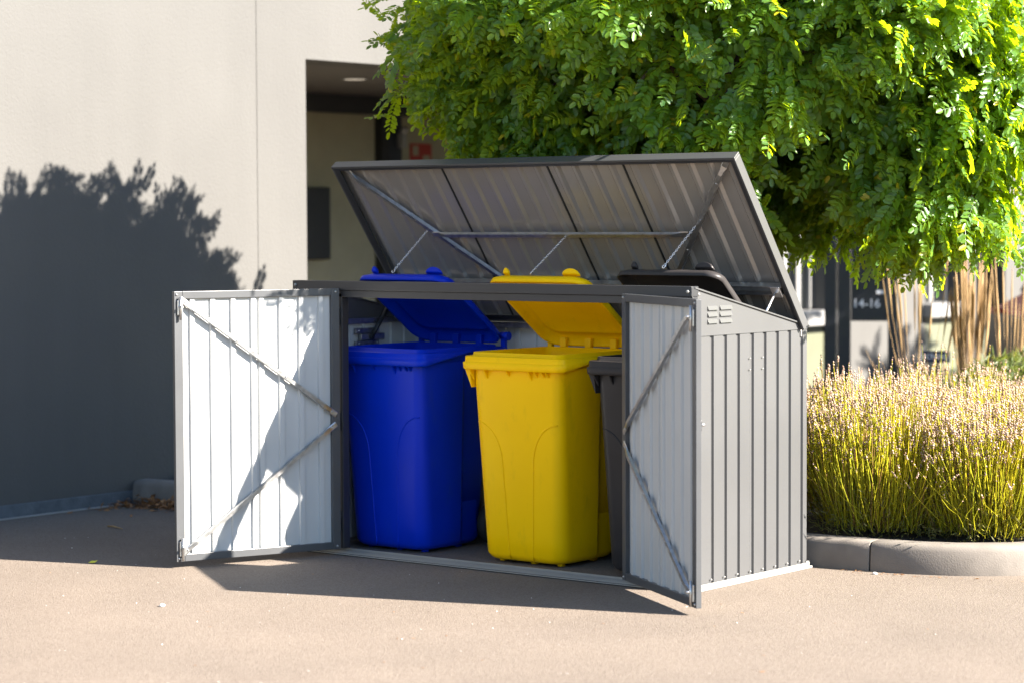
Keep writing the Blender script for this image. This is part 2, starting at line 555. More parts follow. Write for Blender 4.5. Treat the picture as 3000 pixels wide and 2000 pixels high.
# recess behind the opening
obj('ceiling', MB().box(-2.75, -0.352, YO - 1.5, YE + 3, ZL + 0.003, ZL + 0.2), 'soffit', bld)
obj('back_wall', MB().box(-3.0, -2.752, YO - 1.5, 13.0, 0, ZL + 0.2), 'recess', bld)
obj('side_wall', MB().box(-2.75, -0.352, YO - 1.5, YO - 1.3, 0, ZL), 'recess', bld)
obj('recess_floor', MB().box(-2.75, 0.0, YO - 1.3, YE + 1, -0.05, 0.012), 'concrete', bld)
obj('ceiling_band', MB().box(-2.75, -2.66, YO - 1.3, YE + 3, 2.45, ZL), 'black', bld)
dl = obj('downlight', MB().cyl((-1.15, 4.05, ZL - 0.004), (-1.15, 4.05, ZL + 0.002), 0.075, 24), 'glow', bld)
obj('downlight_ring', MB().cyl((-1.15, 4.05, ZL - 0.002), (-1.15, 4.05, ZL + 0.001), 0.092, 24), 'white', dl)
# dark door leaf and frame on the back wall
dd = obj('door', MB().box(-2.748, -2.70, 6.14, 6.34, 0.01, 2.449), 'navy', bld, bevel=0.004)
obj('door_frame', MB().box(-2.748, -2.665, 6.06, 6.137, 0.01, 2.449), 'black', dd)
obj('wall_panel', MB().box(-2.748, -2.69, 4.95, 5.47, 1.30, 1.865), 'black', bld, bevel=0.01)
wl = obj('wall_lamp', MB().box(-2.699, -2.62, 6.265, 6.315, 2.19, 2.31), 'white', bld, bevel=0.015)
obj('lamp_arm', MB().tube([(-2.66, 6.29, 2.31), (-2.62, 6.27, 2.335), (-2.56, 6.22, 2.335), (-2.52, 6.16, 2.315)], 0.025, 8), 'white', wl)
# red fire-point sign with white pictograms
sg = obj('fire_sign', MB().box(-2.749, -2.742, 6.49, 6.76, 1.98, 2.235), 'signred', bld)
pic = MB()
pic.box(-2.7415, -2.739, 6.52, 6.59, 2.135, 2.215).box(-2.7415, -2.739, 6.52, 6.59, 2.0, 2.095)
pic.box(-2.7415, -2.739, 6.65, 6.73, 2.0, 2.14)
obj('pictogram', pic, 'recess', sg)
# far facade: solid piers, two windows with deep white sills
def bay(y0, y1):
    w = obj('window', MB().box(-0.20, -0.17, y0, y1, 0.87, 1.95), 'glass', bld)
    fr = MB()
    for a, b in ((y0, y0 + .05), (y1 - .05, y1), ((y0 + y1) / 2 - .03, (y0 + y1) / 2 + .03)):
        fr.box(-0.168, -0.12, a, b, 0.872, 1.949)
    fr.box(-0.166, -0.125, y0, y1, 1.90, 1.948)
    obj('window_frame', fr, 'white', w)
    obj('sill', MB().box(-0.2, 0.09, y0 - .06, y1 + .06, 0.745, 0.862), 'white', w, bevel=0.006)
    obj('sill_panel', MB().box(-0.2, -0.02, y0, y1, 0, 0.742), 'green_panel', bld)
bay(8.03, 8.48)
wallbox(8.485, 10.16, 0, 1.947, 'pier')
bay(10.165, 10.79)
obj('downpipe', MB().box(0.003, 0.05, 10.80, 10.93, 0, 1.94), 'soffit', bld)
wallbox(10.80, 11.12, 0, 1.947, 'pier')
dw = obj('window', MB().box(-0.20, -0.17, 11.12, 11.65, 0.6, 1.95), 'glass', bld)
obj('sill_panel', MB().box(-0.2, -0.02, 11.12, 11.65, 0, 0.597), 'green_panel', bld)
wallbox(11.655, 20.0, 0, 1.947, 'pier')

# ------------------------------------------------------------------ the bin shed
shed = thing('bin_shed', 'grey metal bin shed with open lid and two open doors', 'bin shed')
PITCHR = 0.1035
def ribbed(mb, u0, u1, v0, v1, mapf, depth=0.010, first=0.05, ridge=0.022, sl=0.0045, mi_in=0, mi_out=1, sub=1):
    """sheet steel with pressed ribs: flat pans, ridges rising towards the inside (+n)"""
    us = [(u0, 0.0)]
    u = u0 + first
    while u + ridge / 2 + sl < u1 - 0.004:
        us += [(u - ridge / 2 - sl, 0), (u - ridge / 2, depth), (u + ridge / 2, depth), (u + ridge / 2 + sl, 0)]
        u += PITCHR
    us.append((u1, 0.0))
    th = 0.0012
    n = len(us)
    vs = [mapf(u, v, h) for v in (v0, v1) for u, h in us] + [mapf(u, v, h - th) for v in (v0, v1) for u, h in us]
    fi = [(i, i + 1, n + i + 1, n + i) for i in range(n - 1)]
    fo = [(2 * n + i, 2 * n + i + 1, 3 * n + i + 1, 3 * n + i) for i in range(n - 1)]
    mb.add(vs, fi, mi_in)
    o = len(mb.v) - len(vs)
    for f in fo + [(0, n, 3 * n, 2 * n), (n - 1, 2 * n - 1, 4 * n - 1, 3 * n - 1)]:
        mb.f.append(tuple(o + i for i in f)); mb.mi.append(mi_out); mb.sm.append(False)
    for i in range(n - 1):
        for k in (0, n):
            mb.f.append((o + k + i, o + k + i + 1, o + k + i + 1 + 2 * n, o + k + i + 2 * n)); mb.mi.append(mi_out); mb.sm.append(False)
    return mb

def bolt(parent, p, d, r=0.006, m='galv'):
    p, d = Vector(p), Vector(d).normalized()
    return obj('bolt', MB().tube([p, p + d * r * 0.5, p + d * r * 0.9], [r, r * 0.85, r * 0.35], 8), m, parent)

# right side wall: two sheets, smooth gable with louvres above
for a, b in ((0.012, 0.447), (0.4475, D)):
    obj('side_sheet', ribbed(MB(), a, b, 0.022, HS - 0.001, lambda u, v, h: (W - 0.010 - h, u, v), first=0.145 - a if a < .1 else 0.018), ['inner', 'outer'], shed)
obj('side_sheet', ribbed(MB(), 0.012, D, 0.022, HS - 0.001, lambda u, v, h: (0.010 + h, u, v), first=0.06), ['inner', 'outer'], shed)
for sx, x0, x1 in ((1, W - 0.010, W - 0.0045), (-1, 0.0045, 0.010)):
    gb = MB().prism([(0.0, HS), (D, HS), (D, HS + 0.018), (0.0, HF - 0.003)], 'x', x0, x1)
    go = obj('gable_plate', gb, 'outer', shed)
    # rolled edges of the plate
    lip = MB().bar((x0 + (x1 - x0) / 2, 0.0, HF - 0.006), ((x0 + x1) / 2, D, HS + 0.014), 0.022, 0.006, (0, 0.2, 1))
    obj('gable_lip', lip, 'outer', go)
    if sx > 0:
        for z in (1.213, 1.185, 1.156):
            for y0, y1 in ((0.105, 0.179), (0.199, 0.292)):
                lv = MB().prism([(x1 + 0.0005, z - 0.009), (x1 + 0.009, z - 0.008), (x1 + 0.001, z + 0.010), (x1 + 0.0005, z + 0.010)], 'y', y0, y1)
                obj('louvre', lv, 'outer', go, bevel=0.0012)
        bolt(go, (x1, 0.035, 1.276), (1, 0, 0), 0.007, 'alu')
        for z in (0.985, 0.935):
            for y in (0.44, 0.545):
                bolt(go, (W - 0.003, y, z), (1, 0, 0), 0.004, 'alu')
# rear wall
for a, b in ((0.012, 0.62), (0.6205, 1.23), (1.2305, 1.84), (1.8405, W - 0.012)):
    obj('rear_sheet', ribbed(MB(), a, b, 0.022, HS + 0.01, lambda u, v, h: (u, D - h, v), first=0.03), ['inner', 'outer'], shed)
obj('rear_rail', MB().box(0.012, W - 0.012, D - 0.045, D - 0.012, HS - 0.035, HS - 0.005), 'galv', shed, bevel=0.002)
# fixed strips either side of the doors
HL, HR = 0.295, 1.99                         # door hinge lines
for a, b in ((0.004, HL - 0.022), (HR + 0.022, W - 0.004)):
    obj('front_sheet', ribbed(MB(), a, b, 0.03, 1.25, lambda u, v, h: (u, 0.006 + h, v), first=0.06), ['inner', 'outer'], shed)
for x0 in (HL - 0.022, HR - 0.018):
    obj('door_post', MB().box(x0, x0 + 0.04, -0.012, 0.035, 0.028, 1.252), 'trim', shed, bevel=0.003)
obj('corner_post', MB().box(W - 0.034, W - 0.002, -0.004, 0.010, 0.024, 1.25), 'outer', shed, bevel=0.002)
# header beam: fascia with a set-back lower lip
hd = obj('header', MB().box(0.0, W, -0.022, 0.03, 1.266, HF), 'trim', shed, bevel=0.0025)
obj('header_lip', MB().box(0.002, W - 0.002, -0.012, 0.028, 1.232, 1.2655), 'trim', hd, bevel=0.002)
bolt(hd, (0.02, -0.022, 1.288), (0, -1, 0), 0.009, 'alu')
bolt(hd, (W - 0.02, -0.022, 1.288), (0, -1, 0), 0.009, 'alu')
for x in (0.12, 0.2, 2.1, 2.2):
    bolt(hd, (x, -0.013, 1.25), (0, -1, 0), 0.005, 'trim')
# sill: ridged aluminium threshold; base rails
sill = obj('sill', MB().box(0.0, W, -0.046, 0.058, 0.001, 0.005), 'rubber', shed)  # black plate paints in the shade of the channels between the ridges
for y0, w0, z1 in ((-0.046, 0.003, 0.009), (-0.012, 0.003, 0.013), (0.010, 0.003, 0.015), (0.054, 0.004, 0.022)):
    obj('sill_ridge', MB().box(0.002, W - 0.002, y0, y0 + w0, 0.0052, z1), 'alu', sill)
for a, b in ((W - 0.004, W + 0.018), (-0.018, 0.004)):
    rl = obj('base_rail', MB().box(a, b, 0.0, D + 0.01, 0.001, 0.012).box(a if a < 0 else W - 0.004, b if a < 0 else W + 0.004, 0, D, 0.012, 0.026), 'alu', shed, bevel=0.002)
    if a > 1:
        for k in range(8):
            bolt(rl, (W - 0.002, 0.13 + k * PITCHR, 0.040), (1, 0, 0), 0.005, 'alu')
obj('base_rail', MB().box(0.004, W - 0.004, D - 0.01, D + 0.02, 0.001, 0.032), 'alu', shed)
# rails inside on the gables and the strut bracket on the left wall
for x0, x1 in ((0.0205, 0.036), (W - 0.036, W - 0.0205)):
    obj('gable_rail', MB().box(x0, x1, 0.03, D - 0.05, HS - 0.012, HS + 0.016), 'galv', shed, bevel=0.002)
def flat_brace(mb, a, b, nrm, w=0.024, h=0.012, flat=0.06):
    """pressed steel strut: channel section with flattened ends"""
    a, b = Vector(a), Vector(b)
    d = (b - a).normalized()
    n = Vector(nrm).normalized()
    q = d.cross(n)
    L = (b - a).length
    rings = []
    for t, ww, hh in ((0, w * 1.15, 0.002), (flat * 0.6, w * 1.15, 0.002), (flat, w, h * 0.6), (flat * 1.4, w, h), (L - flat * 1.4, w, h), (L - flat, w, h * 0.6), (L - flat * 0.6, w * 1.15, 0.002), (L, w * 1.15, 0.002)):
        p = a + d * t
        rings.append([p + q * s * ww / 2 + n * z for s, z in ((-1, 0), (-0.72, hh), (0.72, hh), (1, 0))])
    mb.loft(rings, smooth=False)
    return mb
for sx, x0 in ((1, 0.0225), (-1, W - 0.0225)):
    br = MB()
    for z0 in (1.048, 0.986):
        br.box(min(x0, x0 + sx * .012), max(x0, x0 + sx * .012), 0.395, 0.575, z0 - 0.014, z0 + 0.014)
    br.box(min(x0, x0 + sx * .018), max(x0, x0 + sx * .018), 0.43, 0.61, 1.0005, 1.0335)
    bo = obj('strut_bracket', br, 'galv', shed, bevel=0.004)
    obj('bracket_pin', MB().cyl((x0 + sx * .018, 0.50, 1.017), (x0 + sx * .034, 0.50, 1.017), 0.012, 12), 'black', bo)
    for y in (0.42, 0.555):
        for z in (1.048, 0.986):
            bolt(bo, (x0 + sx * .012, y, z), (sx, 0, 0), 0.007)

# ---- doors
DW, DZ0, DZ1 = 0.85, 0.03, 1.275
def make_door(hinge_x, sgn, ang, label):
    # local: u = sgn*x from hinge to free edge, n = +y (inside face), origin on the ground at the hinge
    P = lambda u, n, z: (sgn * u, n, z)
    fr = MB()
    def bx(u0, u1, n0, n1, z0, z1):
        a, b = sorted((sgn * u0, sgn * u1))
        fr.box(a, b, n0, n1, z0, z1)
    w = 0.042
    bx(0.0, w, -0.004, 0.020, DZ0, DZ1)
    bx(DW - w, DW, -0.004, 0.020, DZ0, DZ1)
    bx(w + .0005, DW - w - .0005, -0.003, 0.0195, DZ1 - 0.034, DZ1)
    bx(w + .0005, DW - w - .0005, -0.003, 0.0195, DZ0, DZ0 + 0.034)
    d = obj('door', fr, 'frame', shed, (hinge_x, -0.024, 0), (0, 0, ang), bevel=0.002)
    d['label'] = label
    half = DW / 2
    for a, b, fi in ((w - .01, half, 0.062), (half + .0005, DW - w + .01, 0.020)):
        mb = ribbed(MB(), a, b, DZ0 + 0.01, DZ1 - 0.01, lambda u, v, h: P(u, 0.0 + h, v), depth=0.011, first=fi)
        obj('door_sheet', mb, ['inner', 'outer'], d)
    zm = (DZ0 + DZ1) / 2
    for ua, za, ub, zb in ((DW - 0.03, DZ1 - 0.035, 0.02, zm + 0.022), (DW - 0.03, DZ0 + 0.035, 0.02, zm - 0.022)):
        b = obj('brace', flat_brace(MB(), P(ua, 0.0205, za), P(ub, 0.0205, zb), (0, 1, 0)), 'galv', d)
        for k in (0.03, 0.35, 0.66, 0.97):
            bolt(b, P(ua + (ub - ua) * k, 0.023 if k in (0.03, 0.97) else 0.0327, za + (zb - za) * k), (0, 1, 0), 0.0045)
    # shoot bolts at the free edge, top and bottom
    for z in (DZ1 - 0.075, DZ0 + 0.06):
        mb = MB().box(*sorted((sgn * (DW - 0.040), sgn * (DW - 0.012))), 0.0205, 0.030, z - 0.035, z + 0.035)
        lo = obj('latch', mb, 'galv', d, bevel=0.003)
        obj('latch_rod', MB().cyl(P(DW - 0.026, 0.034, z - 0.055), P(DW - 0.026, 0.034, z + 0.05), 0.006, 10), 'galv', lo)
        obj('latch_knob', MB().cyl(P(DW - 0.026, 0.036, z + 0.005), P(DW - 0.026, 0.055, z + 0.005), 0.006, 10), 'galv', lo)
    lk = obj('lock', MB().box(*sorted((sgn * (DW - 0.05), sgn * (DW - 0.012))), -0.012, -0.0045, 0.745, 0.79), 'trim', d, bevel=0.004)
    obj('lock_handle', MB().cyl(P(DW - 0.03, -0.028, 0.77), P(DW - 0.03, -0.012, 0.77), 0.007, 12), 'galv', lk)
    for z in (1.14, 0.64, 0.16):
        hg = MB().cyl(P(-0.004, 0.0, z - 0.045), P(-0.004, 0.0, z + 0.045), 0.0055, 10)
        obj('hinge', hg, 'galv', d)
    for z in (DZ1 - 0.015, DZ0 + 0.015):
        for u in (0.02, DW - 0.012):
            bolt(d, P(u, 0.020, z), (0, 1, 0), 0.006)
    return d
make_door(HL, 1, R(-110.4), 'door standing open on the left, half in sun')
make_door(HR, -1, R(146.2), 'door folded open on the right, inside in shade')

# ---- lid
LY, LZ = 0.895, 1.118
LANG = math.atan2(0.765, -0.58)              # lid runs up and forward from the rear hinge
LL = 0.965
# local frame of the lid: x along shed, y = outwards from the hinge, z = inner (under) side
lid = MB()
xa, xb, th = -0.018, W + 0.018, 0.042
lid.box(xa, xb, LL - 0.012, LL, -0.004, th)
lid.box(xa, xa + 0.010, 0.0, LL - 0.0125, -0.004, th)
lid.box(xb - 0.010, xb, 0.0, LL - 0.0125, -0.004, th)
lid.box(xa + 0.0105, xb - 0.0105, 0.0, 0.012, -0.004, th)
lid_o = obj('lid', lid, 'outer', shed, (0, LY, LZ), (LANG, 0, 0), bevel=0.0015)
for q in ((xa + 0.0105, xa + 0.045, 0.0125, LL - 0.013), (xb - 0.026, xb - 0.0105, 0.0125, LL - 0.013), (xa + 0.0455, xb - 0.0265, 0.0125, 0.040), (xa + 0.0455, xb - 0.0265, LL - 0.024, LL - 0.013)):
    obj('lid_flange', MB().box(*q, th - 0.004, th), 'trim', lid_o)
for a, b in ((-0.008, 0.648), (0.649, 1.283), (1.284, 1.715), (1.716, W + 0.008)):
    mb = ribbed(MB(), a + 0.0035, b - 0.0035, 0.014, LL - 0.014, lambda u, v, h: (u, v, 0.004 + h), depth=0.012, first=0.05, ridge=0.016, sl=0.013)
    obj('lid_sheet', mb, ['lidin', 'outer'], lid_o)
for x in (0.6485, 1.2835, 1.7155):
    obj('lid_seam', MB().box(x - 0.004, x + 0.004, 0.014, LL - 0.014, 0.0005, 0.009), 'black', lid_o)
    bolt(lid_o, (x, LL - 0.022, 0.014), (0, 0, 1), 0.006)
nrm = (0, 0, 1)
zb_ = 0.026
for x0, t0, x1, t1 in ((0.045, 0.945, 0.83, 0.165), (2.29, 0.935, 1.66, 0.165)):
    b = obj('brace', flat_brace(MB(), (x0, t0, zb_), (x1, t1, zb_), nrm, w=0.026, h=0.016), 'galv', lid_o)
    for k in (0.14, 0.4, 0.62):
        bolt(b, (x0 + (x1 - x0) * k, t0 + (t1 - t0) * k, zb_ + 0.016), nrm, 0.004)
obj('brace', flat_brace(MB(), (0.43, 0.548, zb_ + 0.017), (1.945, 0.548, zb_ + 0.017), nrm, w=0.026, h=0.014), 'galv', lid_o)
# lower C-rail that takes the struts
cr = MB().prism([(0.205, 0.020), (0.205, 0.050), (0.212, 0.050), (0.212, 0.026), (0.248, 0.026), (0.248, 0.050), (0.255, 0.050), (0.255, 0.020)], 'x', 0.01, W - 0.01)
ro = obj('strut_rail', cr, 'galv', lid_o)
for x0 in (0.012, W - 0.062):
    obj('strut_clip', MB().box(x0, x0 + 0.05, 0.200, 0.26, 0.0505, 0.060), 'galv', ro, bevel=0.003)
def lidp(x, t, z):
    c, s = math.cos(LANG), math.sin(LANG)
    return Vector((x, LY + t * c - z * s, LZ + t * s + z * c))
for x, xi in ((0.045, 0.05), (W - 0.045, W - 0.05)):
    top = lidp(x, 0.225, 0.058)
    bot = Vector((xi, 0.50, 1.02))
    mid = bot.lerp(top, 0.55)
    so = obj('gas_strut', MB().cyl(bot, mid, 0.011, 12), 'black', shed)
    obj('strut_rod', MB().cyl(mid, top, 0.0055, 10), 'chain', so)

# ------------------------------------------------------------------ wheelie bins
def section(z, hw, yf, yb, r, notch=0.0, yn=0.36, dz=None):
    """rounded rectangle at height z; notch sets the rear part of the sides in"""
    pts = []
    def arc(cx, cyy, a0, a1, n=7):
        for k in range(n):
            a = a0 + (a1 - a0) * k / (n - 1)
            pts.append((cx + r * math.cos(a), cyy + r * math.sin(a)))
    arc(-hw + r, yf + r, math.pi, 1.5 * math.pi)
    arc(hw - r, yf + r, 1.5 * math.pi, 2 * math.pi)
    pts.append((hw, yn - 0.010)); pts.append((hw, yn)); pts.append((hw - notch, yn + 0.004)); pts.append((hw - notch, yn + 0.02))
    hb = hw - notch
    arc(hb - r, yb - r, 0, 0.5 * math.pi)
    arc(-hb + r, yb - r, 0.5 * math.pi, math.pi)
    pts.append((-hw + notch, yn + 0.02)); pts.append((-hw + notch, yn + 0.004)); pts.append((-hw, yn)); pts.append((-hw, yn - 0.010))
    return [Vector((x, y, z + (dz(y) if dz else 0))) for x, y in pts]

def body_at(z):
    t = max(0.0, min(1.0, (z - 0.04) / 0.87))
    return 0.236 + 0.024 * t, 0.082 - 0.050 * t, 0.548 + 0.072 * t, 0.072 - 0.022 * t

def make_bin(mt, cx, label, yo=0.13, lid_angle=36.5):
    bin_o = thing('wheelie_bin', label, 'wheelie bin', (cx, yo, 0), 0, 'wheelie bins in the shed')
    rings = []
    for z, k in ((0.012, 0.045), (0.016, 0.022), (0.026, 0.010), (0.045, 0.0)):
        hw, yf, yb, r = body_at(z)
        rings.append(section(z, hw - k, yf + k, yb - k, r, notch=0.012))
    for z in (0.12, 0.3, 0.5, 0.7, 0.86, 0.915):
        hw, yf, yb, r = body_at(z)
        rings.append(section(z, hw, yf, yb, r, notch=0.020))
    ob = obj('body', MB().loft(rings, cap1=False), mt, bin_o)
    for x, y0 in ((-0.17, 0.150), (0.02, 0.145), (0.17, 0.150), (-0.17, 0.40), (0.17, 0.40)):
        obj('foot', MB().box(x - 0.012, x + 0.012, y0, y0 + 0.03, 0.0, 0.02), mt, bin_o, bevel=0.002)
    # collar: stepped flange, upper ring, inner wall
    dzc = lambda y: 0.05 * max(0.0, min(1.0, (y - 0.03) / 0.25))
    rr = [section(0.905, 0.258, 0.034, 0.618, 0.05, dz=dzc),
          section(0.905, 0.294, 0.004, 0.655, 0.045, dz=dzc),
          section(0.909, 0.299, 0.000, 0.660, 0.045, dz=dzc),
          section(0.938, 0.301, -0.002, 0.662, 0.045, dz=lambda y: dzc(y) * 0.6),
          section(0.941, 0.294, 0.005, 0.656, 0.042, dz=lambda y: dzc(y) * 0.6),
          section(0.943, 0.293, 0.006, 0.655, 0.042, dz=lambda y: dzc(y) * 0.6),
          section(0.965, 0.292, 0.007, 0.654, 0.042, dz=lambda y: dzc(y) * 0.2),
          section(0.968, 0.288, 0.011, 0.650, 0.040),
          section(0.969, 0.266, 0.034, 0.628, 0.038),
          section(0.984, 0.263, 0.037, 0.625, 0.036),
          section(0.986, 0.259, 0.041, 0.621, 0.034),
          section(0.984, 0.255, 0.045, 0.617, 0.032),
          section(0.90, 0.250, 0.052, 0.608, 0.045),
          section(0.45, 0.232, 0.082, 0.575, 0.05),
          section(0.10, 0.215, 0.100, 0.550, 0.05)]
    co = obj('collar', MB().loft(rr, cap0=False), mt, bin_o, bevel=0)
    # gussets under the collar
    for x in (-0.245, -0.16, -0.03, 0.10, 0.135, 0.175, 0.20):
        h = 0.05 if x in (-0.245, -0.16, 0.10) else 0.034
        gp = MB().prism([(0.004, 0.906), (0.040, 0.906), (0.040, 0.906 - h)], 'x', x - 0.004, x + 0.004)
        obj('gusset', gp, mt, co)
    obj('gusset', MB().add([(-0.262, 0.03, 0.908), (-0.262, 0.10, 0.908), (-0.292, 0.03, 0.908), (-0.292, 0.10, 0.908), (-0.255, 0.034, 0.82), (-0.255, 0.10, 0.82)],
        [(0, 2, 4), (1, 5, 3), (2, 3, 5, 4), (0, 4, 5, 1), (0, 1, 3, 2)]), mt, co)
    # raised lines on the front wall, following its slope
    for s in (-1, 1):
        pts = []
        for k in range(26):
            t = k / 25
            if t < 0.42:
                a = t / 0.42 * math.pi / 2
                xx = 0.232 - 0.142 * math.sin(a)
                zz = 0.66 - 0.20 * (1 - math.cos(a))
            else:
                q = (t - 0.42) / 0.58
                xx = 0.090 - 0.022 * q
                zz = 0.46 - 0.435 * q
            hw, yf, yb, r = body_at(zz)
            yy = yf
            if xx > hw - r:
                dx = xx - (hw - r)
                yy = yf + r - math.sqrt(max(0, r * r - dx * dx))
            pts.append((s * xx, yy + 0.0005, zz))
        obj('front_moulding', MB().tube(pts, 0.0042, 6), mt, ob)
    # wheels and axle
    ax = obj('axle', MB().cyl((-0.25, 0.585, 0.105), (0.25, 0.585, 0.105), 0.011, 10), 'galv', bin_o)
    for s in (-1, 1):
        wh = MB()
        prof = [(0.0, 0.035), (0.022, 0.035), (0.026, 0.088), (0.020, 0.100), (-0.020, 0.100), (-0.026, 0.088), (-0.022, 0.035)]
        rg = []
        for p in range(24):
            a = 2 * math.pi * p / 24
            rg.append([Vector((s * 0.252 + u, 0.585 + r * math.cos(a), 0.105 + r * math.sin(a))) for u, r in prof[1:]])
        rg.append(rg[0])
        wh.loft(rg, cap0=False, cap1=False)
        wo_ = obj('wheel', wh, 'rubber', bin_o)
        obj('hub', MB().cyl((s * 0.235, 0.585, 0.105), (s * 0.270, 0.585, 0.105), 0.034, 14), 'dark', wo_)
    # hinge posts and rear grip bar
    for x in (-0.17, -0.02, 0.13):
        obj('hinge_post', MB().box(x - 0.018, x + 0.018, 0.628, 0.652, 0.965, 1.03), mt, bin_o, bevel=0.003)
    for s in (-1, 1):
        obj('hinge_lug', MB().cyl((s * 0.245, 0.672, 1.024), (s * 0.292, 0.672, 1.024), 0.021, 14).box(min(s * .255, s * .28), max(s * .255, s * .28), 0.652, 0.672, 0.95, 1.012), mt, bin_o, bevel=0)
    obj('grip_bar', MB().cyl((-0.24, 0.680, 1.020), (0.24, 0.680, 1.020), 0.013, 10), mt, bin_o)
    # lid: shallow rounded shell, hinged at the rear and hanging open
    a = R(lid_angle)
    e1 = Vector((0, -math.cos(a), math.sin(a)))          # from hinge to front edge
    n1 = Vector((0, math.sin(a), math.cos(a)))           # outer side
    org = Vector((0, 0.670, 1.006))
    def lring(n, hw, v0, v1, r0, r1):
        pts = []
        def arc(cx, cv, r, a0, a1, nn=8):
            for k in range(nn):
                q = a0 + (a1 - a0) * k / (nn - 1)
                pts.append((cx + r * math.cos(q), cv + r * math.sin(q)))
        arc(-hw + r0, v0 + r0, r0, math.pi, 1.5 * math.pi)
        arc(hw - r0, v0 + r0, r0, 1.5 * math.pi, 2 * math.pi)
        arc(hw - r1, v1 - r1, r1, 0, 0.5 * math.pi)
        arc(-hw + r1, v1 - r1, r1, 0.5 * math.pi, math.pi)
        # the front edge of the shell bends down towards the rim
        return [org + Vector((x, 0, 0)) + e1 * v + n1 * (n - 0.030 * max(0, (v - 0.45) / 0.13) ** 2 - 0.012 * (x / 0.28) ** 2) for x, v in pts]
    lr = [lring(-0.012, 0.268, 0.012, 0.574, 0.085, 0.06), lring(-0.018, 0.276, 0.004, 0.582, 0.09, 0.065), lring(-0.016, 0.281, 0.0, 0.586, 0.09, 0.065),
          lring(0.010, 0.280, 0.001, 0.585, 0.09, 0.065), lring(0.024, 0.262, 0.018, 0.562, 0.085, 0.065), lring(0.036, 0.20, 0.08, 0.49, 0.07, 0.06), lring(0.040, 0.09, 0.2, 0.36, 0.05, 0.05)]
    li = [lring(-0.012, 0.268, 0.012, 0.574, 0.085, 0.06), lring(0.006, 0.262, 0.018, 0.566, 0.085, 0.06), lring(0.013, 0.240, 0.045, 0.54, 0.08, 0.06), lring(0.016, 0.232, 0.068, 0.53, 0.06, 0.06),
          lring(0.0125, 0.229, 0.072, 0.526, 0.06, 0.06), lring(0.015, 0.225, 0.077, 0.52, 0.06, 0.06), lring(0.027, 0.17, 0.13, 0.44, 0.06, 0.06), lring(0.031, 0.08, 0.21, 0.35, 0.05, 0.05)]
    shell = MB().loft(list(reversed(li)) + lr[1:])
    lo = obj('bin_lid', shell, mt, bin_o)
    for x, wd in ((-0.195, 0.016), (0.185, 0.050)):
        ear = []
        for k in range(9):
            q = math.pi * k / 8
            ear.append((math.cos(q) * wd, math.sin(q)))
        rg = []
        for t, sc in ((0.0, 1.0), (0.016, 1.0), (0.026, 0.86)):
            ring = [org + Vector((x + u * sc, 0, 0)) + e1 * (0.545 + 0.012 * w2) + n1 * (0.004 + 0.026 * w2 * sc) + e1 * t for u, w2 in ear]
            rg.append(ring)
        obj('lid_grip', MB().loft(rg), mt, lo, bevel=0.003)
    tip = org + e1 * 0.578 + n1 * (-0.012)
    return bin_o, Vector((cx, yo, 0)) + tip

b1, tip1 = make_bin('blue', 0.395, 'blue wheelie bin with its lid tied up, next to the left door')
b2, tip2 = make_bin('yellow', 1.222, 'yellow wheelie bin with its lid tied up, between blue and dark bins')
b3, tip3 = make_bin('dark', 1.942, 'dark grey wheelie bin half hidden behind the right door', lid_angle=41.0)

# chains from the lid braces down to the bin lids
def chain(a, b, label):
    a, b = Vector(a), Vector(b)
    d = (b - a)
    n = int(d.length / 0.011)
    d.normalize()
    x = d.orthogonal().normalized()
    y = d.cross(x)
    mb = MB()
    for k in range(n):
        c = a + d * (0.006 + k * 0.011)
        s, t = (x, y) if k % 2 else (y, x)
        pts = [c + d * (0.0075 * math.cos(q)) + s * (0.0042 * math.sin(q)) for q in [2 * math.pi * j / 8 for j in range(9)]]
        mb.tube(pts, 0.0013, 4, caps=False)
    # hook at the lower end
    mb.tube([b + x * 0.006 * math.cos(q) + d * 0.012 * math.sin(q) for q in [2 * math.pi * j / 10 for j in range(9)]], 0.0018, 5)
    o = obj('lid_chain', mb, 'chain')
    return tag(o, label, 'chain', 'chains holding the bin lids')
chain(lidp(0.41, 0.575, 0.045), tip1 + Vector((-0.045, -0.006, 0.012)), 'thin steel chain holding up the blue bin lid')
chain(lidp(1.255, 0.548, 0.060), tip2 + Vector((-0.02, -0.006, 0.012)), 'thin steel chain holding up the yellow bin lid')
chain(lidp(2.005, 0.60, 0.045), tip3 + Vector((-0.01, -0.006, 0.012)), 'thin steel chain holding up the dark grey bin lid')

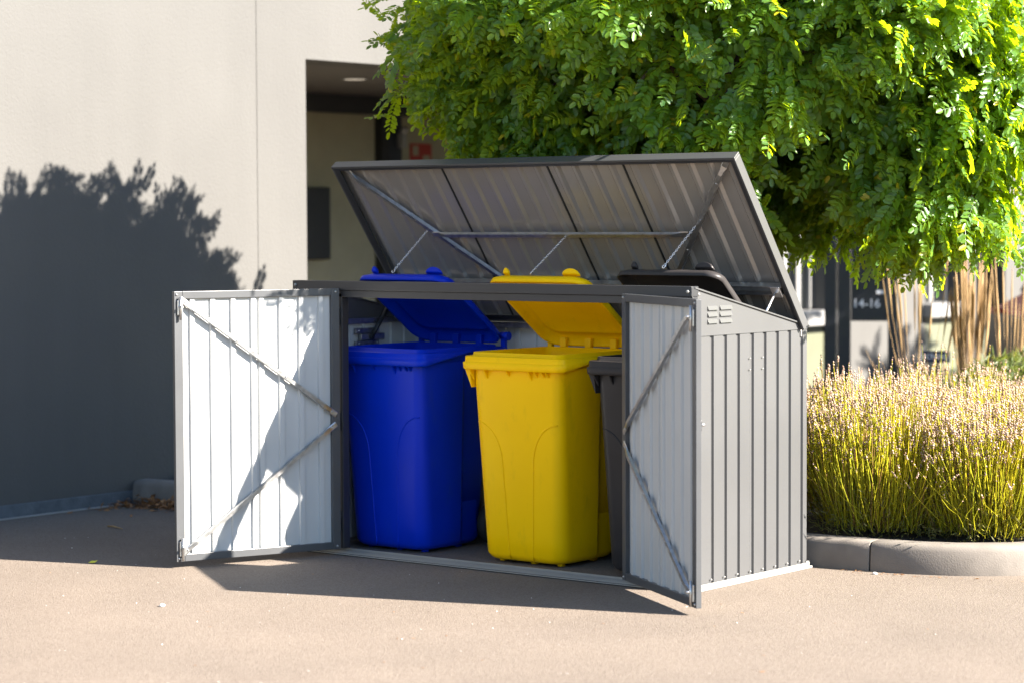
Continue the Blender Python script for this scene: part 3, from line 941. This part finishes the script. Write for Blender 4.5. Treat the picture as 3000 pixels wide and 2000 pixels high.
# ------------------------------------------------------------------ locust trees
def leaf_template(seed, length=0.21, pairs=7, ll=0.052, lw=0.029):
    """pinnate leaf along +x, upper side +z: verts, quads"""
    q = np.random.default_rng(seed)
    vs, fs = [], []
    def leaflet(base, ang, roll, l, w, droop):
        o = len(vs)
        ca, sa = math.cos(ang), math.sin(ang)
        pts = [(0, 0, 0), (l * .26, w * .44, .06 * w), (l * .78, w * .46, .04 * w), (l, 0, 0), (l * .78, -w * .46, .04 * w), (l * .26, -w * .44, .06 * w)]
        cr, sr = math.cos(roll), math.sin(roll)
        for x, y, z in pts:
            z2 = z + 0.10 * abs(y) - droop * x * x / l
            y, z2 = y * cr - z2 * sr, y * sr + z2 * cr
            vs.append((base[0] + x * ca - y * sa, base[1] + x * sa + y * ca, base[2] + z2))
        fs.append((o, o + 1, o + 2, o + 3))
        fs.append((o, o + 3, o + 4, o + 5))
    def rach(t):
        return np.array((length * t, 0, -0.30 * length * t * t))
    for k in range(pairs):
        t = 0.16 + 0.76 * k / (pairs - 1)
        p = rach(t)
        sc = (0.80 + 0.28 * math.sin(math.pi * (0.15 + 0.75 * t))) * q.uniform(0.9, 1.08)
        for s in (-1, 1):
            leaflet(p, s * R(q.uniform(52, 78)), s * R(q.uniform(-28, 18)), ll * sc, lw * sc, q.uniform(0.1, 0.5))
    leaflet(rach(1.0), R(q.uniform(-15, 15)), 0, ll, lw * 1.05, 0.3)
    # midrib as a slim strip
    o = len(vs)
    for t in (0, 0.5, 1.0):
        p = rach(t)
        vs.append((p[0], -0.0012, p[2])); vs.append((p[0], 0.0012, p[2]))
    fs += [(o, o + 1, o + 3, o + 2), (o + 2, o + 3, o + 5, o + 4)]
    return np.array(vs), np.array(fs)
TEMPL = [leaf_template(s, length=l, pairs=p) for s, l, p in ((1, .20, 7), (2, .235, 8), (3, .18, 6), (4, .22, 7), (5, .165, 6))]
LEAFME = []
for k, (v_, f_) in enumerate(TEMPL):
    me = bigmesh('leaf', v_, f_, ['leaf'])
    LEAFME.append(me)

def frames(d, side):
    """rotation matrices with columns (d, side', normal)"""
    d = d / np.linalg.norm(d, axis=1, keepdims=True)
    n = side - d * np.sum(side * d, 1, keepdims=True)
    n /= np.linalg.norm(n, axis=1, keepdims=True) + 1e-9
    y = np.cross(n, d)
    return np.stack([d, y, n], 2)

def crown_leaves(cx, cyy, cz, rx, ry, rz, nclump, per, inner, keep, gen, sag=0.6):
    """positions and frames of the leaves: tufts at shoot tips over an uneven dome, plus a looser inner mass"""
    P, F, S = [], [], []
    lob = gen.normal(size=(14, 3))
    lob /= np.linalg.norm(lob, axis=1, keepdims=True)
    amp = gen.uniform(-0.09, 0.12, 14)
    def radius(u):
        return 1 + np.sum(amp[None] * np.exp(-4.5 * (1 - u @ lob.T)), 1)
    u = gen.normal(size=(nclump, 3))
    u /= np.linalg.norm(u, axis=1, keepdims=True)
    u = u[u[:, 2] > -0.80]
    rad = radius(u) * gen.uniform(0.80, 1.05, len(u))
    tips = u * rad[:, None] * (rx, ry, rz) + (cx, cyy, cz)
    for t, nn in zip(tips, u):
        # hanging tufts: the shoot droops, leaves along it
        sh = nn * 0.6 + np.array((0, 0, -sag * gen.uniform(0.3, 1.2)))
        sh /= np.linalg.norm(sh)
        k = int(per * gen.uniform(0.7, 1.35))
        along = gen.uniform(-0.32, 0.10, k)
        pos = t + sh * along[:, None] + gen.normal(size=(k, 3)) * 0.05
        az = gen.normal(size=(k, 3))
        d = nn * 0.55 + np.array((0, 0, -0.55)) + az * 0.62
        up_ = nn * 0.55 + np.array((0, 0, 0.6)) + np.array(SUN) * 0.75 + gen.normal(size=(k, 3)) * 0.36
        P.append(pos); F.append(frames(d, up_)); S.append(gen.uniform(0.72, 1.12, k))
    if inner:
        u = gen.normal(size=(inner, 3))
        u /= np.linalg.norm(u, axis=1, keepdims=True)
        u = u[u[:, 2] > -0.75]
        rr_ = radius(u) * gen.uniform(0.55, 0.86, len(u))
        pos = u * rr_[:, None] * (rx, ry, rz) + (cx, cyy, cz)
        d = u * 0.5 + np.array((0, 0, -0.5)) + gen.normal(size=u.shape) * 0.7
        up_ = u + np.array((0, 0, 0.8)) + gen.normal(size=u.shape) * 0.5
        P.append(pos); F.append(frames(d, up_)); S.append(gen.uniform(0.8, 1.2, len(u)))
    P, F, S = np.concatenate(P), np.concatenate(F), np.concatenate(S)
    k = keep(P)
    return P[k], F[k], S[k]

def leaf_mass(name, P, F, S, kinds, mt):
    vs, fs = [], []
    o = 0
    for k, (tv, tf) in enumerate(TEMPL):
        idx = np.nonzero(kinds == k)[0]
        if not len(idx):
            continue
        v_ = np.einsum('nij,vj->nvi', F[idx], tv) * S[idx][:, None, None] + P[idx][:, None, :]
        n = len(tv)
        fs.append((tf[None] + (np.arange(len(idx)) * n)[:, None, None] + o).reshape(-1, 4))
        vs.append(v_.reshape(-1, 3))
        o += len(idx) * n
    return bigmesh(name, np.concatenate(vs), np.concatenate(fs), [mt])

def branches(mb, base, top, tips, gen, r0):
    base, top = Vector(base), Vector(top)
    pts = [base + (top - base) * t + Vector((gen.uniform(-.015, .015), gen.uniform(-.015, .015), 0)) for t in (0, .2, .4, .6, .8, 1)]
    mb.tube(pts, [r0 * (1.25 - .45 * t) for t in (0, .2, .4, .6, .8, 1)], 10)
    for t in tips:
        t = Vector(t)
        m1 = top.lerp(t, 0.4) + Vector((0, 0, 0.18))
        m2 = top.lerp(t, 0.75) + Vector((0, 0, 0.12))
        mb.tube([top - Vector((0, 0, .1)), m1, m2, t], [r0 * .42, r0 * .28, r0 * .16, r0 * .06], 6)
    return mb

lid_n = Vector((0, 0.765, 0.58)).normalized()
def keep_main(P):
    # nothing inside the shed or poking through the raised lid
    h = np.array((0, LY, LZ))
    dist = (P - h) @ np.array((0, lid_n.y, lid_n.z))
    under = (P[:, 0] > -0.35) & (P[:, 0] < W + 0.12) & (dist < 0.27) & (P[:, 2] < 2.45)
    low = P[:, 2] < 1.40 + 0.10 * np.sin(P[:, 0] * 5)
    right = (P[:, 0] > 2.1) & (P[:, 1] < 1.15) & (P[:, 2] < 1.95)
    corner = (P[:, 2] < 2.12) & (0.784 * P[:, 0] + 0.62 * P[:, 1] < 0.80)
    # the crown is thin on the side of the drive, so the left door stays in the sun
    k = (P[:, 0] - 0.15) / SUN.x
    yy, zz = P[:, 1] - SUN.y * k, P[:, 2] - SUN.z * k
    drive = (P[:, 0] > 0.3) & (yy < -0.06) & (zz < 1.45) & ~((yy > -0.30) & (zz > 1.05) & (g1.random(len(P)) < 0.10))
    k = (P[:, 0] - W) / SUN.x
    side = (P[:, 0] > W - 0.05) & (P[:, 1] - SUN.y * k < 1.02) & (P[:, 2] - SUN.z * k < 2.05)
    return ~(under | low | right | drive | corner | side)

TC = (1.55, 1.42, 2.34)
g1 = np.random.default_rng(5)
tree = thing('locust_tree', 'round-headed locust tree with feathery leaves hanging behind the open lid', 'tree', (TC[0], 1.32, 0.10), 0, 'row of locust trees')
P, F, S = crown_leaves(*TC, 1.60, 1.24, 1.19, 1800, 14, 6200, keep_main, g1)
S = S * 0.78
kinds = g1.integers(0, 5, len(P))
cv = np.array(CAM)
dist = np.linalg.norm(P - cv, axis=1)
front = np.argsort(dist + 0.25 * g1.random(len(P)))
# the nearest 280 leaves that stand in the picture are parts of their own
sel = []
Fw, Rt, Up = np.array(fw), np.array(r2), np.array(u2)
for i in front:
    d = P[i] - cv
    px, py = (d @ Rt) / (d @ Fw) * 7087, (d @ Up) / (d @ Fw) * 7087
    if abs(px) < 1500 and abs(py) < 1000:
        sel.append(i)
    if len(sel) >= 280:
        break
rest = np.ones(len(P), bool)
rest[sel] = False
org = np.array((TC[0], 1.32, 0.10))
tr = np.array(rng.normal(size=(26, 3)))
tr /= np.linalg.norm(tr, axis=1, keepdims=True)
tr[:, 2] = np.abs(tr[:, 2]) * 0.9 - 0.25
tips = tr * 0.85 + (0, 0, TC[2] - 0.10)
obj('trunk', branches(MB(), (0, 0, -0.05), (0.02, 0.03, 2.15), [tuple(t) for t in tips], rng, 0.075), 'bark', tree)
crown = link('crown', leaf_mass('crown', P[rest] - org, F[rest], S[rest], kinds[rest], 'leaf'), tree)
crown['kind'] = 'stuff'
for i in sel:
    o = bpy.data.objects.new('leaf', LEAFME[kinds[i]])
    m4 = Matrix([[*(F[i][r] * S[i]), (P[i] - org)[r]] for r in range(3)] + [[0, 0, 0, 1]])
    o.matrix_local = m4
    o.parent = crown
    C.objects.link(o)

def side_tree(c, seed, label, mt, nclump, rx, rz):
    t = thing('locust_tree', label, 'tree', (c[0], c[1], 0.10), 0, 'row of locust trees')
    gg = np.random.default_rng(seed)
    P, F, S = crown_leaves(*c, rx, rx, rz, nclump, 9, nclump * 2, lambda P: P[:, 2] > 1.05, gg)
    S = S * 1.25
    o_ = np.array((c[0], c[1], 0.10))
    tr = gg.normal(size=(14, 3)); tr /= np.linalg.norm(tr, axis=1, keepdims=True)
    tr[:, 2] = np.abs(tr[:, 2]) * .8 - .2
    obj('trunk', branches(MB(), (0, 0, -.05), (0.02, 0, c[2] - .55), [tuple(q) for q in tr * rx * .8 + (0, 0, c[2] - .1)], gg, 0.07), 'bark', t)
    cr_ = link('crown', leaf_mass('crown', P - o_, F, S, gg.integers(0, 5, len(P)), mt), t)
    cr_['kind'] = 'stuff'
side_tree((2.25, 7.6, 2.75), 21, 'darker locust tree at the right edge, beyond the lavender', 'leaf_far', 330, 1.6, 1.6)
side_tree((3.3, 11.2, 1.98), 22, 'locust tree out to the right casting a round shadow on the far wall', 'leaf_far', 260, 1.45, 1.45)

# ------------------------------------------------------------------ lavender
def lavender(cx, cyy, rad, h, n, seed, label):
    gg = np.random.default_rng(seed)
    t = thing('lavender_plant', label, 'lavender', (cx, cyy, 0.11), 0, 'lavender in the bed')
    # stalks: slim three-sided, gently bent
    a = gg.uniform(0, 2 * np.pi, n)
    rr_ = np.sqrt(gg.uniform(0, 1, n))
    base = np.stack([np.cos(a) * rr_ * rad * 0.82, np.sin(a) * rr_ * rad * 0.82, 0.03 + 0.14 * gg.random(n)], 1)
    hh = h * (1 - 0.22 * rr_ ** 2) * (1.06 - 0.6 * gg.random(n) ** 1.7) * np.where(gg.random(n) < 0.07, 1.14, 1.0)
    out = rad * (0.22 + 0.84 * rr_)
    tip = np.stack([np.cos(a) * out + gg.normal(0, .04, n), np.sin(a) * out + gg.normal(0, .04, n), hh], 1)
    tip[:, 0] += 0.02
    bent = gg.random(n) < 0.10
    tip[bent, :2] += gg.normal(0, .11, (bent.sum(), 2))
    tip[bent, 2] *= gg.uniform(.55, .95, bent.sum())
    ctl = (base + tip) / 2
    ctl[:, :2] += (tip - base)[:, :2] * 0.12
    ctl[:, 2] -= 0.03
    ctl[:, :2] += gg.normal(0, .028, (n, 2))
    seg = []
    for q in (0, .35, .7, 1):
        seg.append((1 - q) ** 2 * base + 2 * q * (1 - q) * ctl + q * q * tip)
    w0 = gg.uniform(0.0013, 0.0024, n)
    vs = np.zeros((n, 4, 3, 3))
    for k in range(4):
        for j in range(3):
            an = 2 * np.pi * j / 3 + a
            w = w0 * (1.15 - 0.15 * k)
            vs[:, k, j] = seg[k] + np.stack([np.cos(an) * w, np.sin(an) * w, np.zeros(n)], 1)
    fq = []
    for k in range(3):
        for j in range(3):
            j2 = (j + 1) % 3
            fq.append((k * 3 + j, k * 3 + j2, (k + 1) * 3 + j2, (k + 1) * 3 + j))
    fq = np.array(fq)
    link('stems', bigmesh('stems', vs.reshape(-1, 3), (fq[None] + (np.arange(n) * 12)[:, None, None]).reshape(-1, 4), ['lstem']), t)['kind'] = 'stuff'
    # seed heads: stacked whorls, one set lower on the stalk
    oc = np.array([(1, 0, 0), (-.5, .87, 0), (-.5, -.87, 0), (0, 0, 1), (0, 0, -1)])
    ot = np.array([(0, 1, 3), (1, 2, 3), (2, 0, 3), (1, 0, 4), (2, 1, 4), (0, 2, 4)])
    d = seg[3] - seg[2]
    d /= np.linalg.norm(d, axis=1, keepdims=True)
    V, T = [], []
    o = 0
    for k, off in enumerate((-0.075, -0.028, -0.018, -0.008, 0.002, 0.011)):
        m_ = (gg.random(n) < (0.35 if k == 0 else 0.93)) & (hh > h * (0.55 + 0.30 * gg.random(n)))
        c = seg[3][m_] + d[m_] * (off + gg.normal(0, .002, m_.sum()))[:, None] + gg.normal(0, .0012, (m_.sum(), 3))
        s = gg.uniform(0.0042, 0.0068, m_.sum()) * (0.65 if k in (0, 5) else 1)
        rot = gg.uniform(0, 6.28, m_.sum())
        cr, sr = np.cos(rot), np.sin(rot)
        p = np.zeros((m_.sum(), 5, 3))
        for j in range(5):
            p[:, j, 0] = (oc[j, 0] * cr - oc[j, 1] * sr) * s
            p[:, j, 1] = (oc[j, 0] * sr + oc[j, 1] * cr) * s
            p[:, j, 2] = oc[j, 2] * s * 1.05
        p += c[:, None]
        V.append(p.reshape(-1, 3))
        T.append((ot[None] + (np.arange(len(c)) * 5)[:, None, None]).reshape(-1, 3) + o)
        o += len(c) * 5
    link('seed_heads', bigmesh('seed_heads', np.concatenate(V), np.zeros((0, 4), int), ['lhead'], tris=np.concatenate(T)), t)['kind'] = 'stuff'
    # narrow leaves in whorls near the ground and woody twigs
    m_ = int(n * 2.2)
    a = gg.uniform(0, 2 * np.pi, m_)
    rr_ = np.sqrt(gg.uniform(0.02, 1, m_))
    pos = np.stack([np.cos(a) * rr_ * rad * 0.95, np.sin(a) * rr_ * rad * 0.95, gg.uniform(0.01, 0.36, m_) * (1.15 - .45 * rr_)], 1)
    dv = np.stack([np.cos(a), np.sin(a), np.full(m_, 0.9)], 1) + gg.normal(0, .75, (m_, 3))
    Fm = frames(dv, gg.normal(size=(m_, 3)))
    L_ = gg.uniform(0.022, 0.045, m_)
    Wd = gg.uniform(0.0016, 0.003, m_)
    vv = np.stack([pos, pos + Fm[:, :, 0] * (L_ * .5)[:, None] + Fm[:, :, 1] * Wd[:, None], pos + Fm[:, :, 0] * L_[:, None], pos + Fm[:, :, 0] * (L_ * .5)[:, None] - Fm[:, :, 1] * Wd[:, None]], 1)
    link('leaves', bigmesh('leaves', vv.reshape(-1, 3), np.arange(m_ * 4).reshape(-1, 4), ['lleaf']), t)['kind'] = 'stuff'
    tw = MB()
    for k in range(26):
        a_ = gg.uniform(0, 6.28)
        r_ = gg.uniform(.3, .9) * rad
        tw.tube([(0.03 * math.cos(a_), 0.03 * math.sin(a_), -0.03), (r_ * .5 * math.cos(a_), r_ * .5 * math.sin(a_), 0.07), (r_ * math.cos(a_), r_ * math.sin(a_), 0.19)], [0.006, 0.004, 0.002], 4)
    obj('twigs', tw, 'bark', t)

lavender(2.43, 1.50, 0.38, 0.66, 2200, 101, 'lavender plant right beside the shed, behind the kerb')
lavender(2.92, 1.68, 0.42, 0.60, 2900, 102, 'front lavender plant at the right edge, where the kerb bends')
lavender(2.05, 1.95, 0.42, 0.70, 1700, 103, 'lavender plant behind the one beside the shed')
lavender(2.72, 2.22, 0.44, 0.66, 1900, 104, 'lavender plant in the second row, in the middle of the bed')
lavender(3.30, 2.35, 0.42, 0.58, 1200, 105, 'lavender plant in the second row at the right edge')
lavender(2.10, 2.75, 0.42, 0.70, 900, 106, 'lavender plant at the back of the bed, nearest the number board')
lavender(2.75, 2.95, 0.42, 0.66, 900, 107, 'lavender plant at the back of the bed, nearest the tall dry grasses')

# ------------------------------------------------------------------ dry grasses, shrub
def grass_clump(cx, cyy, n, spread, h, seed, label):
    gg = np.random.default_rng(seed)
    t = thing('ornamental_grass', label, 'grass', (cx, cyy, 0.11), 0, 'dry ornamental grasses')
    mb = MB()
    ml = MB()
    for k in range(n):
        a = gg.uniform(0, 6.28)
        r_ = spread * math.sqrt(gg.uniform(0, 1))
        hh = h * gg.uniform(0.7, 1.06)
        x0, y0 = r_ * .3 * math.cos(a), r_ * .3 * math.sin(a)
        x1, y1 = r_ * math.cos(a), r_ * math.sin(a)
        pts = [Vector((x0, y0, 0)), Vector(((x0 + x1) * .42, (y0 + y1) * .42, hh * .5)), Vector((x1 * .8, y1 * .8, hh * .72)), Vector((x1, y1, hh))]
        mb.tube(pts, [0.0014, 0.0013, 0.0011, 0.0008], 3, caps=False)
        p0, p1 = pts[2], pts[3]
        ml.tube([p0, p0.lerp(p1, .35), p0.lerp(p1, .7), p1 + (p1 - p0) * .1], [0.002, gg.uniform(.004, .007), gg.uniform(.0035, .006), 0.0015], 5, caps=False)
        if k % 2 == 0:
            q = gg.uniform(0, 6.28)
            l = gg.uniform(.3, .6) * h
            b0 = Vector((x0, y0, 0))
            e = b0 + Vector((math.cos(q) * l * .45, math.sin(q) * l * .45, l))
            mb.tube([b0, b0.lerp(e, .5) + Vector((0, 0, .08)), e], [0.0024, 0.002, 0.0008], 3, caps=False)
    obj('stalks', mb, 'drygrass', t)['kind'] = 'stuff'
    obj('plumes', ml, 'drygrass', t)['kind'] = 'stuff'
grass_clump(0.90, 4.55, 18, 0.24, 1.26, 31, 'sparse clump of dry tan grass beside the number board')
grass_clump(1.17, 4.72, 80, 0.13, 1.20, 32, 'dense clump of dry tan grass in front of the white pole')
grass_clump(1.36, 4.85, 14, 0.16, 1.22, 33, 'thin clump of dry tan grass against the white wall, right of the pole')
grass_clump(1.70, 4.60, 12, 0.24, 1.25, 34, 'arching dry grass stems at the right edge above the green shrub')
sh = thing('shrub', 'low green wispy shrub at the right edge behind the lavender', 'shrub', (1.82, 4.20, 0.11))
gg = np.random.default_rng(77)
n = 5200
u = gg.normal(size=(n, 3)); u /= np.linalg.norm(u, axis=1, keepdims=True)
pos = u * (gg.uniform(0.55, 1.0, n) ** 0.5)[:, None] * (0.5, 0.5, 0.36) + (0, 0, 0.36)
pos = pos[pos[:, 2] > 0.02]
n = len(pos)
Fm = frames(gg.normal(size=(n, 3)) + (0, 0, 0.9), gg.normal(size=(n, 3)))
L_ = gg.uniform(0.04, 0.09, n); Wd = gg.uniform(.003, .007, n)
vv = np.stack([pos, pos + Fm[:, :, 0] * (L_ * .5)[:, None] + Fm[:, :, 1] * Wd[:, None], pos + Fm[:, :, 0] * L_[:, None], pos + Fm[:, :, 0] * (L_ * .5)[:, None] - Fm[:, :, 1] * Wd[:, None]], 1)
link('foliage', bigmesh('foliage', vv.reshape(-1, 3), np.arange(n * 4).reshape(-1, 4), ['shrub']), sh)['kind'] = 'stuff'
mb = MB()
for k in range(14):
    a = gg.uniform(0, 6.28)
    mb.tube([(0, 0, -.03), (.12 * math.cos(a), .12 * math.sin(a), .2), (.3 * math.cos(a), .3 * math.sin(a), .5)], [.008, .006, .002], 5)
obj('stem', mb, 'bark', sh)

# ------------------------------------------------------------------ number board, small sign, pole, red car
def text_mesh(body, size, m, name, parent, loc, rot, bold=0.0):
    cu = bpy.data.curves.new(name, 'FONT')
    cu.body = body
    cu.size = size
    cu.extrude = 0.001
    cu.offset = bold
    cu.align_x = 'CENTER'
    cu.align_y = 'CENTER'
    tmp = bpy.data.objects.new('tmp', cu)
    C.objects.link(tmp)
    dg = bpy.context.evaluated_depsgraph_get()
    me = bpy.data.meshes.new_from_object(tmp.evaluated_get(dg))
    bpy.data.objects.remove(tmp)
    me.materials.clear()
    me.materials.append(M[m])
    return link(name, me, parent, loc, rot)
# the board faces the drive: local x to the right as seen, y into the picture
bx, by = -0.912, 6.985
brot = -math.atan2(0.47, 0.88)
brot = math.atan2(-0.507, 0.862)
board = thing('number_board', 'dark navy portal board with pale numbers 14-16 beyond the lavender', 'sign', (bx, by, 0), -brot if False else 0)
ang = math.atan2(0.507, 0.862)               # board x-axis turned so that its face looks at the camera
board.rotation_euler = (0, 0, ang)
k = 18.0 / 7087
def bpx(px):  # picture columns at the board's distance, in metres from its centre
    return (px - 2520) * k
def bpz(py):
    return 1.5865 - (py - 650) * k
for a, b, nm in ((2418, 2452, 'post'), (2456, 2493, 'post'), (2600, 2627, 'post')):
    obj(nm, MB().box(bpx(a), bpx(b), -0.04, 0.06, 0, bpz(640)), 'navy', board, bevel=0.004)
obj('panel', MB().box(bpx(2494), bpx(2599), -0.02, 0.03, bpz(940), bpz(640)), 'navy', board, bevel=0.004)
obj('back_fin', MB().box(bpx(2452.5), bpx(2455.5), -0.02, 0.04, 0, bpz(640)), 'black', board)
text_mesh('14-16', 0.088, 'signwhite', 'numerals', board, (bpx(2538), -0.0215, bpz(890)), (R(90), 0, 0), 0.001)
obj('plate', MB().box(bpx(2566), bpx(2588), -0.026, -0.0205, bpz(861), bpz(851)), 'signwhite', board)

isg = thing('info_sign', 'small navy sign with white lettering behind the grasses', 'sign', (0.051, 6.362, 0), ang)
kk = 17.0 / 7087
obj('sign_plate', MB().box(-40 * kk, 40 * kk, -0.012, 0.0, 0.649 - 17 * kk, 0.649 + 17 * kk), 'signblue', isg, bevel=0.003)
text_mesh('SECTION', 0.043, 'signwhite', 'lettering', isg, (-10 * kk, -0.0128, 0.649), (R(90), 0, 0), 0.0008)
mb = MB()
ring = [(30 * kk + 5 * kk * math.cos(q), -0.0128, 0.649 + 11 * kk * math.sin(q)) for q in [2 * math.pi * j / 20 for j in range(21)]]
mb.tube(ring, 0.0025, 4, caps=False)
obj('ring_mark', mb, 'signwhite', isg)
obj('sign_post', MB().cyl((0, 0.012, 0), (0, 0.012, 0.66), 0.012, 10), 'navy', isg)

pole = thing('white_pole', 'thin white pole rising through the dry grass', 'pole', (0.301, 6.487, 0))
obj('shaft', MB().tube([(0, 0, 0), (0, 0, 3.2)], [0.009, 0.008], 12), 'white', pole)
obj('foot_plate', MB().cyl((0, 0, 0.0), (0, 0, 0.012), 0.06, 16), 'galv', pole)

car = thing('red_car', 'red parked car with dark lower body at the right edge', 'car', (1.22, 9.42, 0), R(38))
# local: x = length, y = width; rear end towards the frame
prof = [(-1.95, 0.42), (-1.98, 0.62), (-1.90, 0.90), (-1.70, 1.00), (-1.55, 1.38), (-1.20, 1.47), (-0.2, 1.48), (0.35, 1.38), (0.85, 0.98), (1.75, 0.86), (1.95, 0.66), (1.95, 0.42)]
def car_ring(y, s):
    return [Vector((x, y * (0.86 if z > 1.1 else 1.0), z)) for x, z in prof]
obj('body', MB().loft([car_ring(-0.78, 1), car_ring(-0.84, 1), car_ring(0.84, 1), car_ring(0.78, 1)], smooth=False), 'red', car, bevel=0.04, seg=3)
for s in (-1, 1):
    obj('side_window', MB().prism([(-1.40, 1.05), (-1.28, 1.36), (-0.2, 1.38), (0.25, 1.30), (0.62, 1.04)], 'y', s * 0.80 - 0.02, s * 0.80 + 0.02), 'glass', car)
obj('rear_window', MB().add([(-1.76, -.6, 1.03), (-1.76, .6, 1.03), (-1.60, .55, 1.36), (-1.60, -.55, 1.36)], [(0, 1, 2, 3)]), 'glass', car)
obj('windscreen', MB().add([(0.90, -.64, 1.0), (0.90, .64, 1.0), (0.42, .58, 1.37), (0.42, -.58, 1.37)], [(0, 1, 2, 3)]), 'glass', car)
obj('lower_body', MB().box(-1.99, 1.97, -0.85, 0.85, 0.20, 0.86), 'black', car, bevel=0.03)
for x in (-1.2, 1.2):
    for s in (-1, 1):
        wq = obj('wheel', MB().cyl((x, s * 0.70, 0.31), (x, s * 0.87, 0.31), 0.31, 20), 'rubber', car, bevel=0.02)
        obj('rim', MB().cyl((x, s * 0.872, 0.31), (x, s * 0.882, 0.31), 0.20, 16), 'galv', wq)
for s in (-1, 1):
    obj('tail_light', MB().box(-1.97, -1.90, min(s * .55, s * .78), max(s * .55, s * .78), 0.74, 0.90), 'signred', car, bevel=0.01)
    obj('headlight', MB().box(1.86, 1.96, min(s * .5, s * .78), max(s * .5, s * .78), 0.66, 0.80), 'white', car, bevel=0.02)

# ------------------------------------------------------------------ litter and small things on the asphalt
gg = np.random.default_rng(3)
n = 1300
xx = gg.uniform(-2.08, -0.25, n)
yk = 0.83 + 0.12 * np.clip((xx + 2.08) / 1.18, 0, 1) - 0.01
yy = yk - np.abs(gg.normal(0, 0.075, n)) - 0.02 * (xx > -1.0)
k = xx < -1.93
yy[k] = yk[k] - np.abs(gg.normal(0, 0.16, k.sum()))
zz = 0.004 + np.maximum(0, 0.045 * gg.random(n) * (1 - (yk - yy) / 0.13))
Fm = frames(gg.normal(size=(n, 3)) * (1, 1, .35), gg.normal(size=(n, 3)) * .5 + (0, 0, 1))
L_ = gg.uniform(0.02, 0.055, n); Wd = gg.uniform(.006, .013, n)
pos = np.stack([xx, yy, zz], 1)
vv = np.stack([pos, pos + Fm[:, :, 0] * (L_ * .5)[:, None] + Fm[:, :, 1] * Wd[:, None] + (0, 0, .004), pos + Fm[:, :, 0] * L_[:, None], pos + Fm[:, :, 0] * (L_ * .5)[:, None] - Fm[:, :, 1] * Wd[:, None] + (0, 0, .004)], 1)
vv[:, :, 2] = np.maximum(vv[:, :, 2], 0.003)
tag(link('dry_leaves', bigmesh('dry_leaves', vv.reshape(-1, 3), np.arange(n * 4).reshape(-1, 4), ['dryleaf'])), 'brown dry leaves heaped along the foot of the kerb', 'leaves', kind='stuff')

def small_leaf(px, py, l, w, rot, m, label):
    mb = MB()
    pts = [(-l / 2, 0, .002), (-l * .15, w / 2, .010), (l * .25, w * .4, .008), (l / 2, 0, .014), (l * .25, -w * .4, .004), (-l * .15, -w / 2, .003)]
    mb.add(pts, [(0, 1, 2, 3), (0, 3, 4, 5)])
    return tag(obj('fallen_leaf', mb, m, None, (px, py, 0.001), (0, 0, rot)), label, 'leaf', 'single leaves on the asphalt')
small_leaf(-1.36, 0.53, 0.06, 0.035, 0.4, 'dryleaf', 'largest curled brown leaf on the shaded asphalt left of the door')
small_leaf(-2.0, 0.30, 0.035, 0.02, 1.2, 'dryleaf', 'small tan leaf close to the foot of the white wall')
small_leaf(-1.62, 0.40, 0.03, 0.02, 2.2, 'dryleaf', 'small tan leaf between the wall and the twig')
small_leaf(-0.43, -0.94, 0.045, 0.03, 0.7, 'yleaf', 'yellow-green leaf on the sunlit asphalt in front of the left door')
tw = obj('twig', MB().tube([(-.07, 0, .004), (-.02, .006, .006), (.03, 0, .005), (.08, -.008, .004)], [.004, .0045, .0035, .002], 6), 'drygrass', None, (-1.33, 0.02, 0.001), (0, 0, -0.15))
tag(tw, 'short dry twig on the shaded asphalt left of the door', 'twig')
def stone(px, py, s, label):
    mb = MB().ball((0, 0, s * .35), s, seg=7, rings=5)
    mb.v = [(x * random.uniform(.8, 1.3), y * random.uniform(.8, 1.3), max(0, z * .7)) for x, y, z in mb.v]
    tag(obj('pale_stone', mb, 'pale', None, (px, py, 0.001)), label, 'stone', 'pale stones on the asphalt')
stone(0.775, -1.64, 0.012, 'white stone on the sunlit asphalt below the left door')
stone(5.1, -2.35, 0.010, 'white stone at the bottom of the picture, right of the doors')
stone(2.68, 0.93, 0.011, 'pale stone at the foot of the kerb by the joint')

# grit and leaf crumbs strewn over the drive
gg = np.random.default_rng(9)
v, f = pebbles(230, -1.5, 6.5, -4.2, 0.4, 0.0, 0.0012, 0.0036)
tag(link('grit', bigmesh('grit', v, np.zeros((0, 4), int), ['pale'], tris=f)), 'pale grit strewn over the asphalt', 'grit', kind='stuff')
n = 150
pos = np.stack([gg.uniform(-1.9, 6.0, n), gg.uniform(-3.8, 0.5, n), np.full(n, 0.003)], 1)
k = 60
pos[:k] = np.stack([gg.normal(2.75, 0.22, k), np.zeros(k), np.full(k, 0.003)], 1)
pos[:k, 1] = 0.965 + np.clip((pos[:k, 0] - 2.62) * 0.22, 0, 1) - np.abs(gg.normal(0, 0.03, k))
ins = (pos[:, 0] > -0.1) & (pos[:, 0] < W + 0.1) & (pos[:, 1] > -0.08) & (pos[:, 1] < D + .03)
pos = pos[~ins]
n = len(pos)
Fm = frames(gg.normal(size=(n, 3)) * (1, 1, .1), gg.normal(size=(n, 3)) * .2 + (0, 0, 1))
L_ = gg.uniform(0.008, 0.03, n)
Wd = gg.uniform(.0015, .005, n)
vv = np.stack([pos, pos + Fm[:, :, 0] * (L_ * .5)[:, None] + Fm[:, :, 1] * Wd[:, None], pos + Fm[:, :, 0] * L_[:, None], pos + Fm[:, :, 0] * (L_ * .5)[:, None] - Fm[:, :, 1] * Wd[:, None]], 1)
vv[:, :, 2] = np.maximum(vv[:, :, 2], 0.002)
tag(link('leaf_crumbs', bigmesh('leaf_crumbs', vv.reshape(-1, 3), np.arange(n * 4).reshape(-1, 4), ['dryleaf'])), 'small dry leaf crumbs scattered over the asphalt', 'leaves', kind='stuff')
